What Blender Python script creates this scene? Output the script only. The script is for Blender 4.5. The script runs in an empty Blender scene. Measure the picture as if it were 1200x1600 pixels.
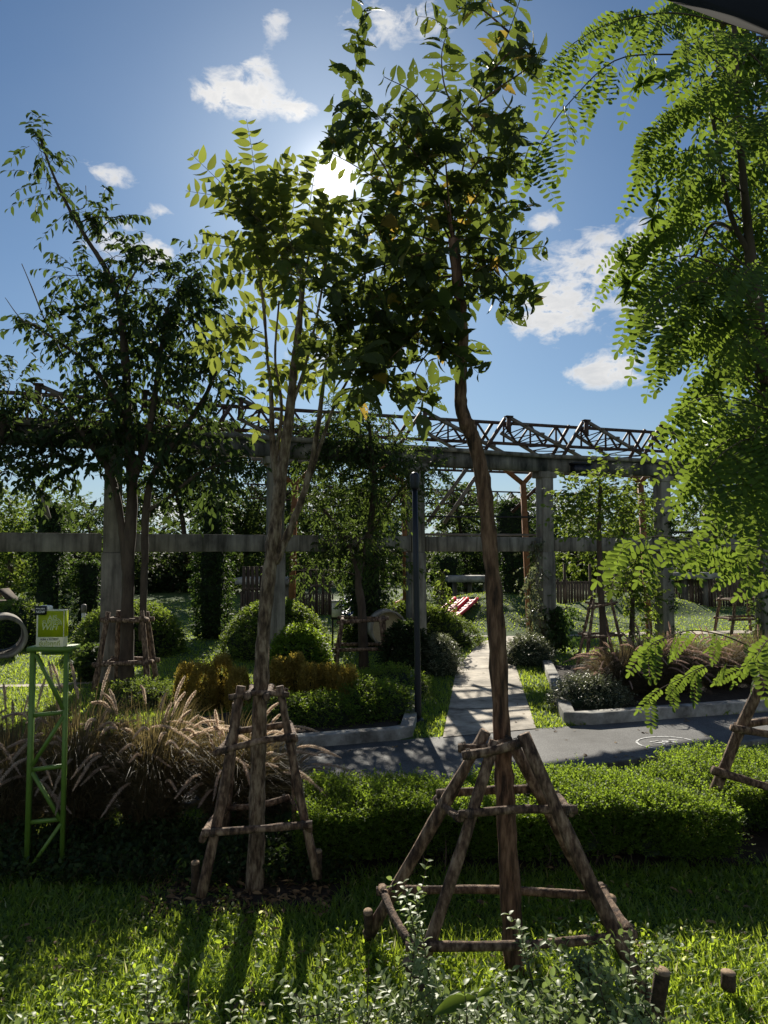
import bpy, math
import numpy as np
from mathutils import Vector
R = math.radians
scene = bpy.context.scene
COL = scene.collection
rng = np.random.default_rng(7)

# ------------------------------------------------------------------ camera
F = 1109.0; HOR = 860.0; CH = 2.2
TH = math.atan((HOR - 800) / F)
cd = bpy.data.cameras.new('camera'); cam = bpy.data.objects.new('camera', cd); COL.objects.link(cam)
cam.location = (0, 0, CH); cam.rotation_euler = (R(90) + TH, 0, 0)
cd.sensor_fit = 'VERTICAL'; cd.sensor_height = 36; cd.lens = F / 1600 * 36
cd.clip_start = 0.05; cd.clip_end = 3000
scene.camera = cam
scene.render.resolution_x = 768; scene.render.resolution_y = 1024

def ray(px, py):
    x = (px - 600) / F; y = (800 - py) / F
    return np.array([x, math.cos(TH) - y * math.sin(TH), math.sin(TH) + y * math.cos(TH)])
def at(px, py, Y):
    r = ray(px, py); return np.array([0, 0, CH]) + r * (Y / r[1])
def G(px, py, z=0.0):
    r = ray(px, py); return np.array([0, 0, CH]) + r * ((z - CH) / r[2])

# ------------------------------------------------------------------ sun, sky, exposure
sd = ray(521, 279); sd = sd / np.linalg.norm(sd)
EL = math.asin(sd[2]); AZ = math.atan2(sd[0], sd[1])
ld = bpy.data.lights.new('sun', 'SUN'); ld.energy = 5.0; ld.angle = R(0.5); ld.color = (1, 0.93, 0.8)
sun = bpy.data.objects.new('sun', ld); COL.objects.link(sun)
sun.rotation_euler = Vector(sd).to_track_quat('Z', 'Y').to_euler()
scene.view_settings.view_transform = 'Standard'; scene.view_settings.look = 'None'
scene.view_settings.exposure = 0.70; scene.view_settings.gamma = 1
scene.view_settings.use_curve_mapping = False
scene.cycles.use_denoising = True
scene.cycles.max_bounces = 7; scene.cycles.transparent_max_bounces = 12
scene.cycles.diffuse_bounces = 3; scene.cycles.glossy_bounces = 2; scene.cycles.transmission_bounces = 5
scene.cycles.sample_clamp_indirect = 4
w = bpy.data.worlds.new('World'); scene.world = w; w.use_nodes = True
def build_world():
    nt = w.node_tree; nd = nt.nodes; lk = nt.links
    nd.clear()
    out = nd.new('ShaderNodeOutputWorld'); bg = nd.new('ShaderNodeBackground')
    bg.inputs['Strength'].default_value = 0.0445
    sky = nd.new('ShaderNodeTexSky'); sky.sky_type = 'NISHITA'; sky.sun_disc = False
    sky.sun_elevation = EL; sky.sun_rotation = AZ
    sky.air_density = 1.0; sky.dust_density = 0.3; sky.ozone_density = 3.0
    tc = nd.new('ShaderNodeTexCoord'); D = tc.outputs['Generated']
    def m(op, a, b=None, c=None, clamp=False):
        n = nd.new('ShaderNodeMath'); n.operation = op; n.use_clamp = clamp
        for i, v in enumerate((a, b, c)):
            if v is None: continue
            if isinstance(v, (int, float)): n.inputs[i].default_value = v
            else: lk.new(v, n.inputs[i])
        return n.outputs[0]
    def dot(vec):
        n = nd.new('ShaderNodeVectorMath'); n.operation = 'DOT_PRODUCT'
        lk.new(D, n.inputs[0]); n.inputs[1].default_value = tuple(vec); return n.outputs['Value']
    # clouds: soft masks at compass directions broken up by fractal noise
    mp = nd.new('ShaderNodeMapping'); mp.inputs['Scale'].default_value = (1, 1, 1.9); lk.new(D, mp.inputs[0])
    no = nd.new('ShaderNodeTexNoise'); no.inputs['Scale'].default_value = 26; no.inputs['Detail'].default_value = 9
    no.inputs['Roughness'].default_value = 0.62; no.inputs['Distortion'].default_value = .3; lk.new(mp.outputs[0], no.inputs[0])
    no2 = nd.new('ShaderNodeTexNoise'); no2.inputs['Scale'].default_value = 4; no2.inputs['Detail'].default_value = 6
    lk.new(mp.outputs[0], no2.inputs[0])
    clouds = [(385, 148, 70, 34, 1.25), (330, 150, 40, 18, .6), (470, 175, 26, 14, 1.1), (430, 30, 30, 40, .62), (398, 98, 30, 14, .6),
              (560, 40, 60, 40, .62), (660, 25, 70, 40, .66), (165, 272, 48, 20, .85), (190, 375, 60, 40, .85), (250, 395, 20, 18, .9), (258, 330, 26, 14, .6),
              (860, 492, 62, 40, 1.25), (948, 580, 62, 26, 1.35), (920, 420, 110, 55, .75), (1010, 380, 80, 40, .75),
              (850, 345, 26, 18, .8), (1060, 500, 90, 50, .8), (560, 560, 130, 60, .65), (800, 800, 160, 40, .7), (285, 800, 70, 30, .9), (500, 780, 80, 30, .8),
              (-300, 300, 160, 80, 1.1), (1700, 400, 260, 90, 1.1), (-900, 500, 300, 80, 1)]
    behind = [((.3, -.8, .55), 600, 260, 1.3), ((-.8, -.45, .5), 420, 200, 1.2), ((0, -1, .25), 600, 130, 1.2)]  # unseen bright clouds at the camera's back, added as fill light
    tot = None; core = None
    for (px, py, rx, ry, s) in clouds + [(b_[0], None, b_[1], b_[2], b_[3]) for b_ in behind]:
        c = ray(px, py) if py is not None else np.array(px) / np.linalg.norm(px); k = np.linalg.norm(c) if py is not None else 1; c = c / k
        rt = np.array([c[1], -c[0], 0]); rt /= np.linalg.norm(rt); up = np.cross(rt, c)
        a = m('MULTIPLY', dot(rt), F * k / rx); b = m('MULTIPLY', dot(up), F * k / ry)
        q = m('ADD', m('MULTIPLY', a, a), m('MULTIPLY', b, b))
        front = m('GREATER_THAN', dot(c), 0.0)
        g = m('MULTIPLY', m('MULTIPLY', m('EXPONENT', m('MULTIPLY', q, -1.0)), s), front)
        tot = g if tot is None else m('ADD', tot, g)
    nn = m('MULTIPLY', m('SUBTRACT', no.outputs[0], 0.5), 5.2)
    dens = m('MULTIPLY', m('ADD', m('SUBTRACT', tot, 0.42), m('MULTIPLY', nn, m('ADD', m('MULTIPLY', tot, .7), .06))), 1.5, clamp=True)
    # thin high veil
    veil = m('MULTIPLY', m('SUBTRACT', no2.outputs[0], 0.42), 0.8, clamp=True)
    # aureole round the sun
    cs = m('MAXIMUM', dot(sd), 0.0)
    au1 = m('MULTIPLY', m('POWER', cs, 60.0), 2.4)
    au2 = m('MULTIPLY', m('POWER', cs, 1200.0), 12.0)
    au3 = m('MULTIPLY', m('POWER', cs, 16000.0), 600.0)
    au0 = m('MULTIPLY', m('POWER', cs, 9.0), .22)
    au = m('ADD', m('ADD', au1, au2), m('ADD', au3, au0))
    el = m('MAXIMUM', dot((0, 0, 1)), 0.0); hz = m('MULTIPLY', m('EXPONENT', m('MULTIPLY', el, -6.0)), .75)
    def mixc(fac, a, b, mode='MIX'):
        n = nd.new('ShaderNodeMix'); n.data_type = 'RGBA'; n.blend_type = mode; n.clamp_factor = mode == 'MIX'
        if isinstance(fac, (int, float)): n.inputs[0].default_value = fac
        else: lk.new(fac, n.inputs[0])
        for i, v in ((6, a), (7, b)):
            if isinstance(v, tuple): n.inputs[i].default_value = v
            else: lk.new(v, n.inputs[i])
        return n.outputs[2]
    tint = mixc(1.0, sky.outputs[0], (SKYT[0], SKYT[1], SKYT[2], 1), 'MULTIPLY')
    c1 = mixc(m('MULTIPLY', veil, .22), tint, (5.2, 6.4, 7.8, 1))
    c1 = mixc(hz, c1, (7.6, 8.9, 9.9, 1))
    shade = m('MULTIPLY', m('SUBTRACT', m('ADD', dens, m('MULTIPLY', nn, .25)), .75), 1.4, clamp=True)
    ccol = mixc(shade, (13.0, 12.6, 12.0, 1), (7.6, 7.9, 8.3, 1))
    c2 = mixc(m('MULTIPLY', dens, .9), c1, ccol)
    aur = nd.new('ShaderNodeMix'); aur.data_type = 'RGBA'; aur.blend_type = 'ADD'; aur.clamp_factor = False
    sc = nd.new('ShaderNodeVectorMath'); sc.operation = 'SCALE'; sc.inputs[0].default_value = (1.0, .93, .82); lk.new(au, sc.inputs['Scale'])
    aur.inputs[0].default_value = 1; lk.new(c2, aur.inputs[6]); lk.new(sc.outputs[0], aur.inputs[7])
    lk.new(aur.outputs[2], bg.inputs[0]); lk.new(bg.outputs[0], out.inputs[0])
SKYT = (0.60, 0.83, 1.0)
build_world()

# ------------------------------------------------------------------ mesh helpers
def nrm(a):
    a = np.asarray(a, float); return a / (np.linalg.norm(a, axis=-1, keepdims=True) + 1e-12)
Z = np.array([0., 0., 1.])
class MB:
    def __init__(s): s.v = []; s.f = {3: [], 4: []}; s.n = 0; s.big = []
    def add(s, v, f):
        v = np.asarray(v, float).reshape(-1, 3); f = np.asarray(f, int)
        s.v.append(v)
        if f.ndim == 2 and f.shape[1] in (3, 4): s.f[f.shape[1]].append(f + s.n)
        else: s.big.append([int(i) + s.n for i in f.ravel()])
        s.n += len(v)
    def build(s, name, mat, parent=None, smooth=False):
        me = bpy.data.meshes.new(name)
        if s.n:
            V = np.concatenate(s.v)
            L = []; ls = []; p = 0
            for k in (3, 4):
                for f in s.f[k]:
                    L.append(f.ravel()); ls.append(np.arange(len(f)) * k + p); p += f.size
            for b in s.big:
                L.append(np.array(b)); ls.append(np.array([p])); p += len(b)
            L = np.concatenate(L); ls = np.concatenate(ls)
            me.vertices.add(len(V)); me.vertices.foreach_set('co', V.astype(np.float32).ravel())
            me.loops.add(len(L)); me.loops.foreach_set('vertex_index', L.astype(np.int32))
            me.polygons.add(len(ls)); me.polygons.foreach_set('loop_start', ls.astype(np.int32))
            me.update(calc_edges=True); me.validate()
            if smooth: me.polygons.foreach_set('use_smooth', np.ones(len(me.polygons), bool))
        me.materials.append(mat)
        o = bpy.data.objects.new(name, me); COL.objects.link(o)
        if parent is not None: o.parent = parent
        return o
def local(o):
    """put a part's vertices in its thing's space"""
    if o.parent is None: return o
    me = o.data; n = len(me.vertices); a = np.empty(n * 3, np.float32); me.vertices.foreach_get('co', a)
    a = a.reshape(-1, 3) - np.array(o.parent.location, np.float32); me.vertices.foreach_set('co', a.ravel()); me.update(); return o
def part(mb, name, mat, root, smooth=False): return local(mb.build(name, mat, root, smooth))
def sub(mb, name, mat, parentpart, smooth=False):
    o = mb.build(name, mat, None, smooth)
    o.parent = parentpart
    loc = np.array(parentpart.parent.location, np.float32) if parentpart.parent else 0
    me = o.data; n = len(me.vertices); a = np.empty(n * 3, np.float32); me.vertices.foreach_get('co', a)
    me.vertices.foreach_set('co', (a.reshape(-1, 3) - loc).ravel()); me.update(); return o
def tag(o, label, cat, group=None):
    o['label'] = label; o['category'] = cat
    if group: o['group'] = group
    return o
def thing(name, label, cat, loc, group=None):
    o = bpy.data.objects.new(name, None); COL.objects.link(o); o.location = tuple(float(x) for x in loc); o.empty_display_size = .1
    return tag(o, label, cat, group)
def struct(mb, name, mat, kind='structure', smooth=False):
    o = mb.build(name, mat, None, smooth); o['kind'] = kind; return o

def box(mb, c, s, ax=(1, 0, 0), up=(0, 0, 1)):
    """box centred at c, sizes s along ax, (up x ax), up"""
    ax = nrm(ax); up = nrm(np.asarray(up, float) - np.dot(up, ax) * ax); sd_ = np.cross(up, ax)
    c = np.asarray(c, float); v = []
    for k in (-.5, .5):
        for i, j in ((-.5, -.5), (.5, -.5), (.5, .5), (-.5, .5)):
            v.append(c + ax * i * s[0] + sd_ * j * s[1] + up * k * s[2])
    mb.add(v, [[0, 3, 2, 1], [4, 5, 6, 7], [0, 1, 5, 4], [1, 2, 6, 5], [2, 3, 7, 6], [3, 0, 4, 7]])
def bar(mb, a, b, w_, h_=None, up=(0, 0, 1)):
    a = np.asarray(a, float); b = np.asarray(b, float); d = b - a
    if abs(np.dot(nrm(d), nrm(up))) > .98: up = (0, 1, 0)
    box(mb, (a + b) / 2, (np.linalg.norm(d), w_, h_ or w_), d, up)
def vtube(mb, P, r, sides=4, caps=True):
    """P (n,k,3), r (n,k): n tubes at once"""
    P = np.asarray(P, float); r = np.asarray(r, float)
    if P.ndim == 2: P = P[None]; r = r[None]
    n, k, _ = P.shape
    T = nrm(np.gradient(P, axis=1)) if k > 1 else None
    mean = nrm(P[:, -1] - P[:, 0])
    ref = np.where(np.abs(mean[:, 2:3]) < .8, np.array([[0, 0, 1.]]), np.array([[0, 1., 0]]))
    A = nrm(np.cross(T, ref[:, None, :])); B = np.cross(T, A)
    an = np.arange(sides) * 2 * np.pi / sides
    V = P[:, :, None, :] + r[:, :, None, None] * (A[:, :, None, :] * np.cos(an)[None, None, :, None] + B[:, :, None, :] * np.sin(an)[None, None, :, None])
    i = np.arange(k - 1)[:, None] * sides; j = np.arange(sides)[None, :]; j2 = (j + 1) % sides
    q = np.stack([i + j, i + j2, i + sides + j2, i + sides + j], -1).reshape(-1, 4)
    q = (q[None] + (np.arange(n) * k * sides)[:, None, None]).reshape(-1, 4)
    mb.add(V.reshape(-1, 3), q)
    if caps and sides > 3:
        base = mb.n - n * k * sides
        for t in range(n):
            mb.big.append([base + t * k * sides + s_ for s_ in range(sides)][::-1])
            mb.big.append([base + t * k * sides + (k - 1) * sides + s_ for s_ in range(sides)])
def spline(pts, n):
    pts = np.asarray(pts, float); m_ = len(pts)
    if m_ < 3:
        t = np.linspace(0, 1, n)[:, None]; return pts[0] * (1 - t) + pts[-1] * t
    p = np.vstack([2 * pts[0] - pts[1], pts, 2 * pts[-1] - pts[-2]])
    u = np.linspace(0, m_ - 1 - 1e-9, n); i = u.astype(int); t = (u - i)[:, None]
    a, b, c, d = p[i], p[i + 1], p[i + 2], p[i + 3]
    return .5 * (2 * b + (c - a) * t + (2 * a - 5 * b + 4 * c - d) * t ** 2 + (3 * b - a - 3 * c + d) * t ** 3)
def limb(mb, pts, n=14, sides=9, rough=.05, seed=None):
    """pts: (x,y,z,r); a bark tube with uneven girth"""
    pts = np.asarray(pts, float); s_ = spline(pts, n); P = s_[:, :3]; r = np.maximum(s_[:, 3], .0008)
    base = mb.n; vtube(mb, P, r, sides)
    r_lump = 1 + rng.normal(0, rough * .9, (n, 1)) if n > 5 else np.ones((n, 1)); V = mb.v[-1]; k = len(V)
    c = np.repeat(P, sides, 0); V[:] = c + (V - c) * (1 + rng.normal(0, rough, (k, 1))) * np.repeat(r_lump, sides, 0)
    return P
def pxl(pts, Y):
    """pixel polyline (px,py,width px[,Y]) to points with radius at distance Y"""
    o = []
    for p in pts:
        y = p[3] if len(p) > 3 else Y
        o.append([*at(p[0], p[1], y), p[2] / 2 * y / F])
    return o
# leaf templates: (along, across, normal)
T1 = (np.array([[0, 0, 0], [.45, .5, .10], [1, 0, -.06], [.45, -.5, .10]]), None, np.array([[0, 3, 2, 1]]))
T2 = (np.array([[0, 0, 0], [.28, .43, .07], [.68, .40, .02], [1, 0, -.16], [.68, -.40, .02], [.28, -.43, .07], [.36, 0, 0], [.72, 0, -.05]]),
      np.array([[0, 6, 1], [2, 7, 3], [0, 5, 6], [4, 3, 7]]), np.array([[1, 6, 7, 2], [6, 5, 4, 7]]))
T3 = (np.array([[0, 0, 0], [.12, .30, .04], [.36, .49, .08], [.62, .44, .04], [.84, .22, -.05], [1, 0, -.17], [.84, -.22, -.05], [.62, -.44, .04], [.36, -.49, .08], [.12, -.30, .04],
                [.22, 0, -.01], [.5, 0, -.01], [.78, 0, -.07]]),
      np.array([[0, 10, 1], [4, 12, 5], [0, 9, 10], [6, 5, 12]]), np.array([[1, 10, 11, 2], [2, 11, 12, 3], [10, 9, 8, 11], [11, 8, 7, 12]]))
T3 = (T3[0], np.vstack([T3[1], [[3, 12, 4], [7, 6, 12]]]), T3[2])
def leaves(mb, P, D, N, L, W, T=T1):
    P = np.asarray(P, float).reshape(-1, 3); n = len(P)
    if n > 3 and P[:, 2].max() > 2.8:      # the gap in the foliage through which the sun shines
        q = P + .4 * np.asarray(L if np.ndim(L) else np.full(n, L))[:, None] * nrm(np.broadcast_to(D, P.shape)) - [0, 0, CH]; q = q / np.linalg.norm(q, axis=1, keepdims=True)
        k_ = (q @ sd) < math.cos(R(GAP))
        if not k_.all():
            P = P[k_]; D = np.broadcast_to(D, (n, 3))[k_]; N = np.broadcast_to(N, (n, 3))[k_]; L = np.broadcast_to(L, n)[k_]; W = np.broadcast_to(W, n)[k_]; n = len(P)
            if n == 0: return
    D = nrm(np.broadcast_to(D, P.shape)); N = np.broadcast_to(N, P.shape)
    N = nrm(N - (N * D).sum(-1, keepdims=True) * D); S = np.cross(N, D)
    L = np.broadcast_to(L, n)[:, None, None]; W = np.broadcast_to(W, n)[:, None, None]
    t = T[0]; k = len(t)
    V = P[:, None] + D[:, None] * t[None, :, 0:1] * L + S[:, None] * t[None, :, 1:2] * W + N[:, None] * t[None, :, 2:3] * L
    off = (np.arange(n) * k)[:, None, None]; base = mb.n
    mb.v.append(V.reshape(-1, 3)); mb.n += n * k
    for i in (1, 2):
        if T[i] is not None: mb.f[T[i].shape[1]].append((T[i][None] + off).reshape(-1, T[i].shape[1]) + base)
T4 = (np.array([[0, 0, 0], [.2, .26, .02], [.5, .46, .04], [.8, .42, .02], [.97, .2, -.02], [.97, -.2, -.02], [.8, -.42, .02], [.5, -.46, .04], [.2, -.26, .02], [.25, 0, -.01], [.6, 0, -.01]]),
      np.array([[0, 9, 1], [0, 8, 9]]), np.array([[1, 9, 10, 2], [9, 8, 7, 10], [2, 10, 4, 3], [10, 7, 6, 5]]))
T4 = (T4[0], np.vstack([T4[1], [[10, 5, 4]]]), T4[2])
GAP = 1.3
def sprays(mL, mT, p0, d, ln, nl, L, W, T=T1, droop=.3, hang=.2, rnd=.25, twr=.002, upn=1.0, wob=.3):
    """leafy twigs: p0,d (n,3), ln (n,), nl leaves on each"""
    n = len(p0)
    if n == 0: return
    d = nrm(d); t = np.linspace(.12, 1, nl)[None, :, None]; ln_ = np.broadcast_to(ln, n)[:, None, None]
    P = p0[:, None] + d[:, None] * ln_ * t - Z * droop * ln_ * t ** 2
    tan = nrm(d[:, None] - Z * 2 * droop * t)
    rf = nrm(Z + rng.normal(0, wob, (n, 1, 3)))
    side = nrm(np.cross(tan, rf)) * np.where(np.arange(nl) % 2, 1, -1)[None, :, None]
    ld_ = nrm(tan * .65 + side * .85 - Z * hang + rng.normal(0, rnd, P.shape))
    N = Z * upn + rng.normal(0, .55, P.shape)
    s_ = rng.uniform(.65, 1.15, P.shape[:2]).ravel()
    leaves(mL, P.reshape(-1, 3), ld_.reshape(-1, 3), N.reshape(-1, 3), L * s_, W * s_, T)
    if mT is not None:
        tt = np.linspace(0, 1, 4)[None, :, None]
        Q = p0[:, None] + d[:, None] * ln_ * tt - Z * droop * ln_ * tt ** 2
        vtube(mT, Q, np.broadcast_to(np.array([1, .8, .6, .3]) * twr, (n, 4)), 3, caps=False)
def unit(n): return nrm(rng.normal(size=(n, 3)))
def blob_twigs(c, rad, n, up=.25, shell=.5):
    u = unit(n); p = c + u * (rng.uniform(0, 1, (n, 1)) ** shell) * np.asarray(rad) * .85
    d = nrm(u + rng.normal(0, .45, (n, 3)) + Z * up)
    return p, d
def pblob(px, py, Y, rx, ry, depth=None):
    c = at(px, py, Y); a = rx * Y / F; b = ry * Y / F
    return c, np.array([a, depth if depth else (a + b) / 2, b])
def fronds(mL, mS, s0, d, ln, npair, L, W, T=T1, droop=.5, roll=.5, ang=.45, stem=.0015, gap=.12, jit=1.0, hangf=False):
    """pinnate leaves: paired leaflets on a drooping rachis"""
    n = len(s0); d = nrm(d); ln_ = np.broadcast_to(ln, n)[:, None, None]; dr = np.broadcast_to(droop, n)[:, None, None]
    t = np.linspace(gap, 1, npair)[None, :, None]
    P = s0[:, None] + d[:, None] * ln_ * t - Z * dr * ln_ * t ** 2
    tan = nrm(d[:, None] - Z * 2 * dr * t)
    rf = nrm((np.array([0, 1., .25]) if hangf else Z * .7) + rng.normal(0, roll, (n, 1, 3)))
    side = nrm(np.cross(tan, rf)); nn_ = nrm(np.cross(side, tan))
    env = (1 - .35 * np.abs(np.linspace(-.7, 1, npair)) ** 2)[None, :]
    for sg in (1, -1):
        ldv = nrm(side * sg + tan * ang - nn_ * .12 + rng.normal(0, .13 * jit, P.shape))
        Nn = nn_ + rng.normal(0, .28 * jit, P.shape)
        sc = (env * rng.uniform(.85, 1.1, (n, npair))).ravel()
        leaves(mL, P.reshape(-1, 3), ldv.reshape(-1, 3), Nn.reshape(-1, 3), L * sc, W * sc, T)
    leaves(mL, P[:, -1], tan[:, -1], nn_[:, -1], L, W, T)
    tt = np.linspace(0, 1, 6)[None, :, None]
    Q = s0[:, None] + d[:, None] * ln_ * tt - Z * dr * ln_ * tt ** 2
    vtube(mS, Q, np.broadcast_to(np.linspace(1, .35, 6) * stem, (n, 6)), 3, caps=False)
def inpoly(x, y, poly):
    r = np.zeros(x.shape, bool); j = len(poly) - 1
    for i in range(len(poly)):
        xi, yi = poly[i][:2]; xj, yj = poly[j][:2]
        r ^= ((yi > y) != (yj > y)) & (x < (xj - xi) * (y - yi) / (yj - yi + 1e-12) + xi); j = i
    return r

# ------------------------------------------------------------------ materials
def mat_base(name):
    m = bpy.data.materials.new(name); m.use_nodes = True; nt = m.node_tree
    return m, nt, nt.nodes, nt.links, nt.nodes['Principled BSDF'], nt.nodes['Material Output']
def ramp(nd, lk, src, stops):
    r = nd.new('ShaderNodeValToRGB'); lk.new(src, r.inputs[0]); e = r.color_ramp.elements
    while len(e) < len(stops): e.new(.5)
    for i, (p, c) in enumerate(stops): e[i].position = p; e[i].color = (*c, 1)
    return r.outputs[0]
def noise(nd, lk, scale, detail=5, rough=.6, vec=None, stretch=None):
    n = nd.new('ShaderNodeTexNoise'); n.inputs['Scale'].default_value = scale; n.inputs['Detail'].default_value = detail; n.inputs['Roughness'].default_value = rough
    tc = nd.new('ShaderNodeTexCoord'); src = tc.outputs['Object']
    if stretch:
        mp = nd.new('ShaderNodeMapping'); mp.inputs['Scale'].default_value = stretch; lk.new(src, mp.inputs[0]); src = mp.outputs[0]
    lk.new(src, n.inputs[0]); return n.outputs[0]
def leafmat(name, c1, c2, tr, tw=.45, rough=.42, holes=0, spec=.5, rare=None):
    m, nt, nd, lk, pb, out = mat_base(name)
    g = nd.new('ShaderNodeNewGeometry'); rnd_ = g.outputs['Random Per Island']
    st = [(0, c1), (.9, c2)]
    if rare: st += [(.955, c2), (.975, rare)]
    col = ramp(nd, lk, rnd_, st)
    lk.new(col, pb.inputs['Base Color']); pb.inputs['Roughness'].default_value = rough; pb.inputs['Specular IOR Level'].default_value = spec
    t = nd.new('ShaderNodeBsdfTranslucent')
    tr2 = tuple(x * .6 for x in tr)
    ts = [(0, tr2), (.9, tr)]
    if rare: ts += [(.955, tr), (.975, tuple(min(1, x * 6) for x in rare))]
    lk.new(ramp(nd, lk, rnd_, ts), t.inputs[0])
    mx = nd.new('ShaderNodeMixShader'); mx.inputs[0].default_value = tw
    lk.new(pb.outputs[0], mx.inputs[1]); lk.new(t.outputs[0], mx.inputs[2]); res = mx.outputs[0]
    if holes:
        n = noise(nd, lk, holes, 2, .5)
        gt = nd.new('ShaderNodeMath'); gt.operation = 'GREATER_THAN'; lk.new(n, gt.inputs[0]); gt.inputs[1].default_value = .63
        tp = nd.new('ShaderNodeBsdfTransparent'); mh = nd.new('ShaderNodeMixShader')
        lk.new(gt.outputs[0], mh.inputs[0]); lk.new(res, mh.inputs[1]); lk.new(tp.outputs[0], mh.inputs[2]); res = mh.outputs[0]
    lk.new(res, out.inputs[0]); return m
def surf(name, stops, scale, rough=.85, bump=.3, bscale=None, stretch=None, detail=6, bdist=.01, metal=0, spec=.4, streak=None, patch=None):
    m, nt, nd, lk, pb, out = mat_base(name)
    n = noise(nd, lk, scale, detail, .62, stretch=stretch)
    colr = ramp(nd, lk, n, stops)
    for src in ([noise(nd, lk, 6, 5, .65, stretch=(1, 1, .09))] if streak else []) + ([noise(nd, lk, patch, 7, .7)] if patch else []):
        mx = nd.new('ShaderNodeMix'); mx.data_type = 'RGBA'; mx.blend_type = 'MULTIPLY'; mx.inputs[0].default_value = 1
        lk.new(colr, mx.inputs[6]); lk.new(ramp(nd, lk, src, [(.36, (.36, .35, .33)), (.5, (.85, .84, .82)), (.62, (1.15, 1.14, 1.1))]), mx.inputs[7]); colr = mx.outputs[2]
    lk.new(colr, pb.inputs['Base Color'])
    pb.inputs['Roughness'].default_value = rough; pb.inputs['Metallic'].default_value = metal; pb.inputs['Specular IOR Level'].default_value = spec
    if bump:
        b = nd.new('ShaderNodeBump'); b.inputs['Strength'].default_value = bump; b.inputs['Distance'].default_value = bdist
        lk.new(noise(nd, lk, bscale or scale * 3, 6, .7, stretch=stretch), b.inputs['Height']); lk.new(b.outputs[0], pb.inputs['Normal'])
    return m
def glowing(name, c, tr, tw=.4):
    m, nt, nd, lk, pb, out = mat_base(name)
    pb.inputs['Base Color'].default_value = (*c, 1); pb.inputs['Roughness'].default_value = .5
    t = nd.new('ShaderNodeBsdfTranslucent'); t.inputs[0].default_value = (*tr, 1); mx = nd.new('ShaderNodeMixShader'); mx.inputs[0].default_value = tw
    lk.new(pb.outputs[0], mx.inputs[1]); lk.new(t.outputs[0], mx.inputs[2]); lk.new(mx.outputs[0], out.inputs[0]); return m
def flat(name, c, rough=.5, metal=0):
    m, nt, nd, lk, pb, out = mat_base(name)
    n = noise(nd, lk, 25, 3, .5); a = tuple(x * .85 for x in c)
    lk.new(ramp(nd, lk, n, [(.35, a), (.65, c)]), pb.inputs['Base Color'])
    pb.inputs['Roughness'].default_value = rough; pb.inputs['Metallic'].default_value = metal; return m
M = {}
M['bark_a'] = surf('pale_bark', [(.36, (.05, .032, .02)), (.48, (.17, .115, .072)), (.62, (.36, .28, .19))], 34, .9, 1.0, 60, (1, 1, .3), bdist=.03)
M['bark_b'] = surf('reddish_bark', [(.36, (.035, .02, .012)), (.5, (.16, .085, .048)), (.64, (.32, .19, .115))], 32, .9, 1.0, 60, (1, 1, .16), bdist=.03)
M['bark_d'] = surf('dark_bark', [(.3, (.03, .02, .014)), (.6, (.09, .065, .045))], 8, .95, .6, 30, (1, 1, .3))
M['stake'] = surf('weathered_stake_wood', [(.38, (.04, .022, .014)), (.5, (.15, .09, .055)), (.64, (.36, .25, .165))], 30, .85, .9, 70, (1, 1, .35), bdist=.02)
M['endgrain'] = surf('sawn_wood_end', [(.3, (.14, .09, .05)), (.7, (.36, .25, .15))], 60, .85, .3)
M['stem'] = surf('green_brown_stem', [(.3, (.05, .05, .02)), (.7, (.12, .09, .05))], 20, .8, 0)
M['steml'] = surf('pale_stem', [(.3, (.13, .12, .05)), (.7, (.25, .22, .12))], 20, .8, 0)
M['leaf_b'] = leafmat('broad_leaf', (.022, .034, .014), (.045, .06, .022), (.19, .25, .04), .40, .6, holes=42, spec=.2, rare=(.10, .07, .012))
M['leaf_a'] = leafmat('paired_leaflet', (.028, .045, .016), (.06, .08, .025), (.30, .35, .055), .45, .6, spec=.2)
M['leaf_r'] = leafmat('drooping_leaflet', (.03, .06, .015), (.06, .11, .02), (.24, .34, .04), .43, .6, spec=.2)
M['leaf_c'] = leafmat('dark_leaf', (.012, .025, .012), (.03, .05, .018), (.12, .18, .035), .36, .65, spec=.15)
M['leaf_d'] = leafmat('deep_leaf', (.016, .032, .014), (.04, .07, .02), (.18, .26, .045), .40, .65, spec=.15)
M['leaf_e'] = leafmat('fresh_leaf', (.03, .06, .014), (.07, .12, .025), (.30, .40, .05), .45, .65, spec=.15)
M['ivy'] = leafmat('ivy_leaf', (.012, .03, .012), (.035, .06, .018), (.12, .20, .03), .38, .65, spec=.2)
M['mound'] = leafmat('mound_creeper_leaf', (.045, .085, .018), (.10, .16, .03), (.34, .46, .05), .42, .65, spec=.2)
M['hedge'] = leafmat('hedge_leaf', (.035, .07, .012), (.085, .145, .022), (.44, .62, .05), .5, .6, spec=.3)
M['shrub'] = leafmat('pale_shrub_leaf', (.11, .155, .05), (.25, .31, .14), (.30, .40, .09), .38, .5, spec=.5)
M['silver'] = leafmat('silvery_shrub_leaf', (.10, .12, .07), (.19, .21, .13), (.22, .25, .10), .38, .45)
M['thuja'] = leafmat('golden_thuja_spray', (.18, .135, .03), (.34, .25, .05), (.60, .45, .07), .45, .7)
M['grass'] = leafmat('lawn_blade', (.04, .085, .015), (.10, .17, .028), (.62, .80, .06), .5, .5, rare=(.26, .2, .08))
M['grassf'] = leafmat('far_lawn_blade', (.06, .115, .015), (.12, .19, .028), (.60, .76, .07), .5, .55)
M['fgrass'] = leafmat('fountain_grass_blade', (.05, .045, .022), (.16, .12, .06), (.34, .26, .10), .4, .6)
M['plume'] = leafmat('fountain_grass_plume', (.30, .21, .17), (.50, .38, .30), (.95, .78, .60), .6, .9)
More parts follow.
